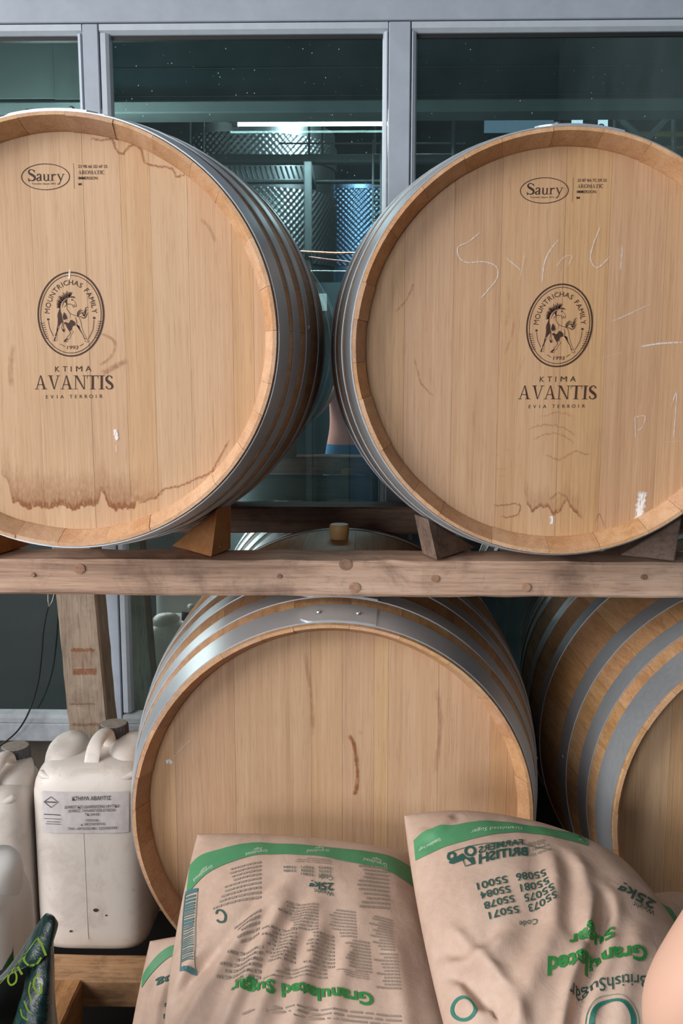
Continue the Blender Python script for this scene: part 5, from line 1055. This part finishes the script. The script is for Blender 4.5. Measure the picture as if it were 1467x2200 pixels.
def figure(px, py, face, height, arms, mats, sleeve, waist, label, name='person'):
    """standing figure; face = heading angle (0 looks along +Y); arms = [(elbow, wrist, fingertip direction)] in world space"""
    k = height/1.7; ca, sa = math.cos(face), math.sin(face); W = lambda x, y, z: Vector((px + (x*ca - y*sa)*k, py + (x*sa + y*ca)*k, z*k))
    P, L = [], []
    def ad(p, r, par=None):
        P.append((tuple(p), r)); i = len(P)-1
        if par is not None: L.append((par, i))
        return i
    pel = ad(W(0, 0, 0.95), (0.13*k, 0.10*k)); sp = ad(W(0, 0, 1.10), (0.125*k, 0.095*k), pel); ch = ad(W(0, 0.0, 1.28), (0.15*k, 0.105*k), sp); nb = ad(W(0, -0.01, 1.42), (0.065*k, 0.06*k), ch); nk = ad(W(0, 0.0, 1.48), 0.05*k, nb)
    jw = ad(W(0, 0.025, 1.545), (0.058*k, 0.07*k), nk); hd = ad(W(0, 0.015, 1.62), (0.076*k, 0.092*k), jw); ad(W(0, 0.0, 1.675), (0.06*k, 0.07*k), hd)
    for s, (el, wr, fd) in zip((-1, 1), arms):
        sh = W(s*0.165, 0, 1.385); a = ad(sh, 0.058*k, ch); mid = (sh + Vector(el))/2; b = ad(mid, 0.046*k, a); e = ad(el, 0.040*k, b); f1 = ad((Vector(el)*0.65 + Vector(wr)*0.35), 0.041*k, e); w = ad(wr, (0.027*k, 0.022*k), f1)
        d = Vector(fd).normalized(); sd = d.cross(Vector((0.1, 0.2, 1))).normalized(); pm = Vector(wr) + d*0.055*k; pa = ad(pm, (0.034*k, 0.017*k), w)
        for q, (off, ln) in enumerate(((-0.027, 0.062), (-0.009, 0.075), (0.009, 0.07), (0.026, 0.055))):
            kn = pm + d*0.035*k + sd*off*k; up = d.cross(sd)
            i1 = ad(kn, 0.0095*k, pa); i2 = ad(kn + d*ln*0.5*k - up*0.010*k, 0.0085*k, i1); ad(kn + d*ln*0.85*k - up*0.028*k, 0.0075*k, i2)
        t1 = ad(Vector(wr) + d*0.03*k - sd*0.035*k, 0.011*k, w); ad(Vector(wr) + d*0.065*k - sd*0.05*k, 0.009*k, t1)
    for s in (-1, 1):
        hp = ad(W(s*0.085, 0, 0.88), 0.092*k, pel); kn = ad(W(s*0.10, 0.015, 0.49), 0.058*k, hp); cf = ad(W(s*0.10, -0.015, 0.32), 0.052*k, kn); an = ad(W(s*0.10, -0.02, 0.085), 0.04*k, cf); bl_ = ad(W(s*0.11, 0.09, 0.045), (0.042*k, 0.032*k), an); ad(W(s*0.115, 0.15, 0.035), (0.034*k, 0.022*k), bl_)
    arm_pts = [(Vector(W(s*0.165, 0, 1.385)), Vector(a[0]), Vector(a[1])) for s, a in zip((-1, 1), arms)]
    def pick(c):
        c = Vector(c)
        def seg(a, b): t = max(0, min(1, (c-a).dot(b-a)/(b-a).length_squared)); return (c-a-(b-a)*t).length, t
        for sh, el, wr in arm_pts:
            d2, t2 = seg(el, wr)
            d3 = (c - wr).length
            d1, t1 = seg(sh, el)
            if d3 < 0.20*k and c.z > 0.6 and d3 < (c - sh).length and min(d2, d3) < 0.16*k and (d2 < 0.07*k or d3 < 0.19*k) and (Vector((c.x - px, c.y - py, 0)).length > 0.12*k): return 0
            if d2 < 0.058*k and t2 > 0.02: return 0
            if d1 < 0.075*k and t1 > sleeve: return 0
        if c.z > 1.45*k: return 0
        if c.z > waist: return 1
        return 2 if c.z > 0.075*k else 3
    cuts = [((0, 0, z), (0, 0, 1)) for z in (waist, 1.45*k, 0.075*k)] + [(sh.lerp(el_, sleeve), (el_ - sh).normalized()) for sh, el_, wr_ in arm_pts]
    o = body(name, P, L, mats, pick, label, (px, py, 0), 0, cuts)
    # features of the head
    m = MB(); cc = W(0, -0.012, 1.625); rings = []
    for i in range(9):
        a = -0.45 + (math.pi/2 + 0.45)*i/8; rings.append([cc + (W(0.086*math.cos(a)*math.cos(t), 0.098*math.cos(a)*math.sin(t) - (0.028 if math.sin(t) > 0.2 and a < 0.75 else 0), 0.096*math.sin(a)) - W(0, 0, 0)) for t in [2*math.pi*j/24 for j in range(24)]])
    m.loft(rings, True, True); m.build('hair', HAIR, o, smooth=True)
    for s in (-1, 1):
        m = MB(); m.lathe([(0.002*k, -0.008*k), (0.008*k, -0.005*k), (0.0105*k, 0), (0.008*k, 0.005*k), (0.002*k, 0.008*k)], W(s*0.03, 0.088, 1.615), 12); m.build('eye', plain('eye', srgb(50,40,36), 0.2), o, smooth=True)
        m = MB(); m.lathe([(0.004*k, -0.028*k), (0.014*k, -0.015*k), (0.018*k, 0.008*k), (0.012*k, 0.026*k), (0.003*k, 0.03*k)], W(s*0.08, -0.005, 1.60), 10); m.build('ear', SKN, o, smooth=True)
    m = MB(); m.loft([[W(x*q, 0.09 + y*q, z) for x, y in ((-0.014, 0), (0, 0.026), (0.014, 0), (0, -0.01))] for z, q in ((1.568, 0.7), (1.578, 1.0), (1.60, 0.6), (1.625, 0.3))], True, True); m.build('nose', SKN, o, smooth=True)
    m = MB(); m.tube([W(x, 0.088 - abs(x)*0.4, 1.545) for x in (-0.024, -0.012, 0, 0.012, 0.024)], [0.002*k, 0.005*k, 0.006*k, 0.005*k, 0.002*k], 8); m.build('mouth', plain('lips', srgb(176,104,94), 0.5), o, smooth=True)
    return o
SHIRT = plain('pink_shirt', srgb(226,160,148), 0.85, 0, 30, 0.08); JEANS = plain('blue_jeans', srgb(64,120,168), 0.85, 0, 60, 0.15); SHOE = plain('dark_shoe', srgb(40,38,38), 0.6)
figure(-0.06, -0.36, 0.0, 1.70, [((-0.30, -0.24, 1.15), (-0.105, -0.10, 1.35), (0.15, 0.05, 1)), ((0.22, -0.24, 1.15), (0.115, -0.10, 1.35), (-0.15, 0.05, 1))], [SKN, SHIRT, JEANS, SHOE], 0.75, 1.01, 'photographer in pink shirt and blue jeans, seen only as a reflection in the glass')
m = MB(); m.bbox((-0.042, -0.125, 1.405), (0.042, -0.075, 1.495), 0.006); ph = m.build('camera_body', plain('camera_black', srgb(24,24,26), 0.45)); tag(ph, 'small black camera held up by the photographer', 'camera')
m = MB(); m.lathe([(0.032, -0.0745), (0.032, -0.05), (0.028, -0.045)], (0, 0, 1.447), 28, 'Y'); m.build('lens_barrel', M['cap'], ph, smooth=40)
el = at(1484, 2165, Y=0.60)
TEE = plain('grey_tshirt', srgb(92,98,104), 0.85, 0, 30, 0.08); TRO = plain('dark_trousers', srgb(48,52,60), 0.85, 0, 40, 0.1)
figure(el.x + 0.33, 0.60, 0.0, 1.62, [(tuple(el), (el.x + 0.08, 0.74, el.z - 0.19), (0.25, 0.5, -0.6)), ((el.x + 0.60, 0.58, el.z + 0.02), (el.x + 0.56, 0.76, el.z - 0.16), (-0.2, 0.5, -0.6))], [SKN, TEE, TRO, SHOE], 0.22, 0.96, 'person standing at the right frame edge, only a bare bent elbow in view')
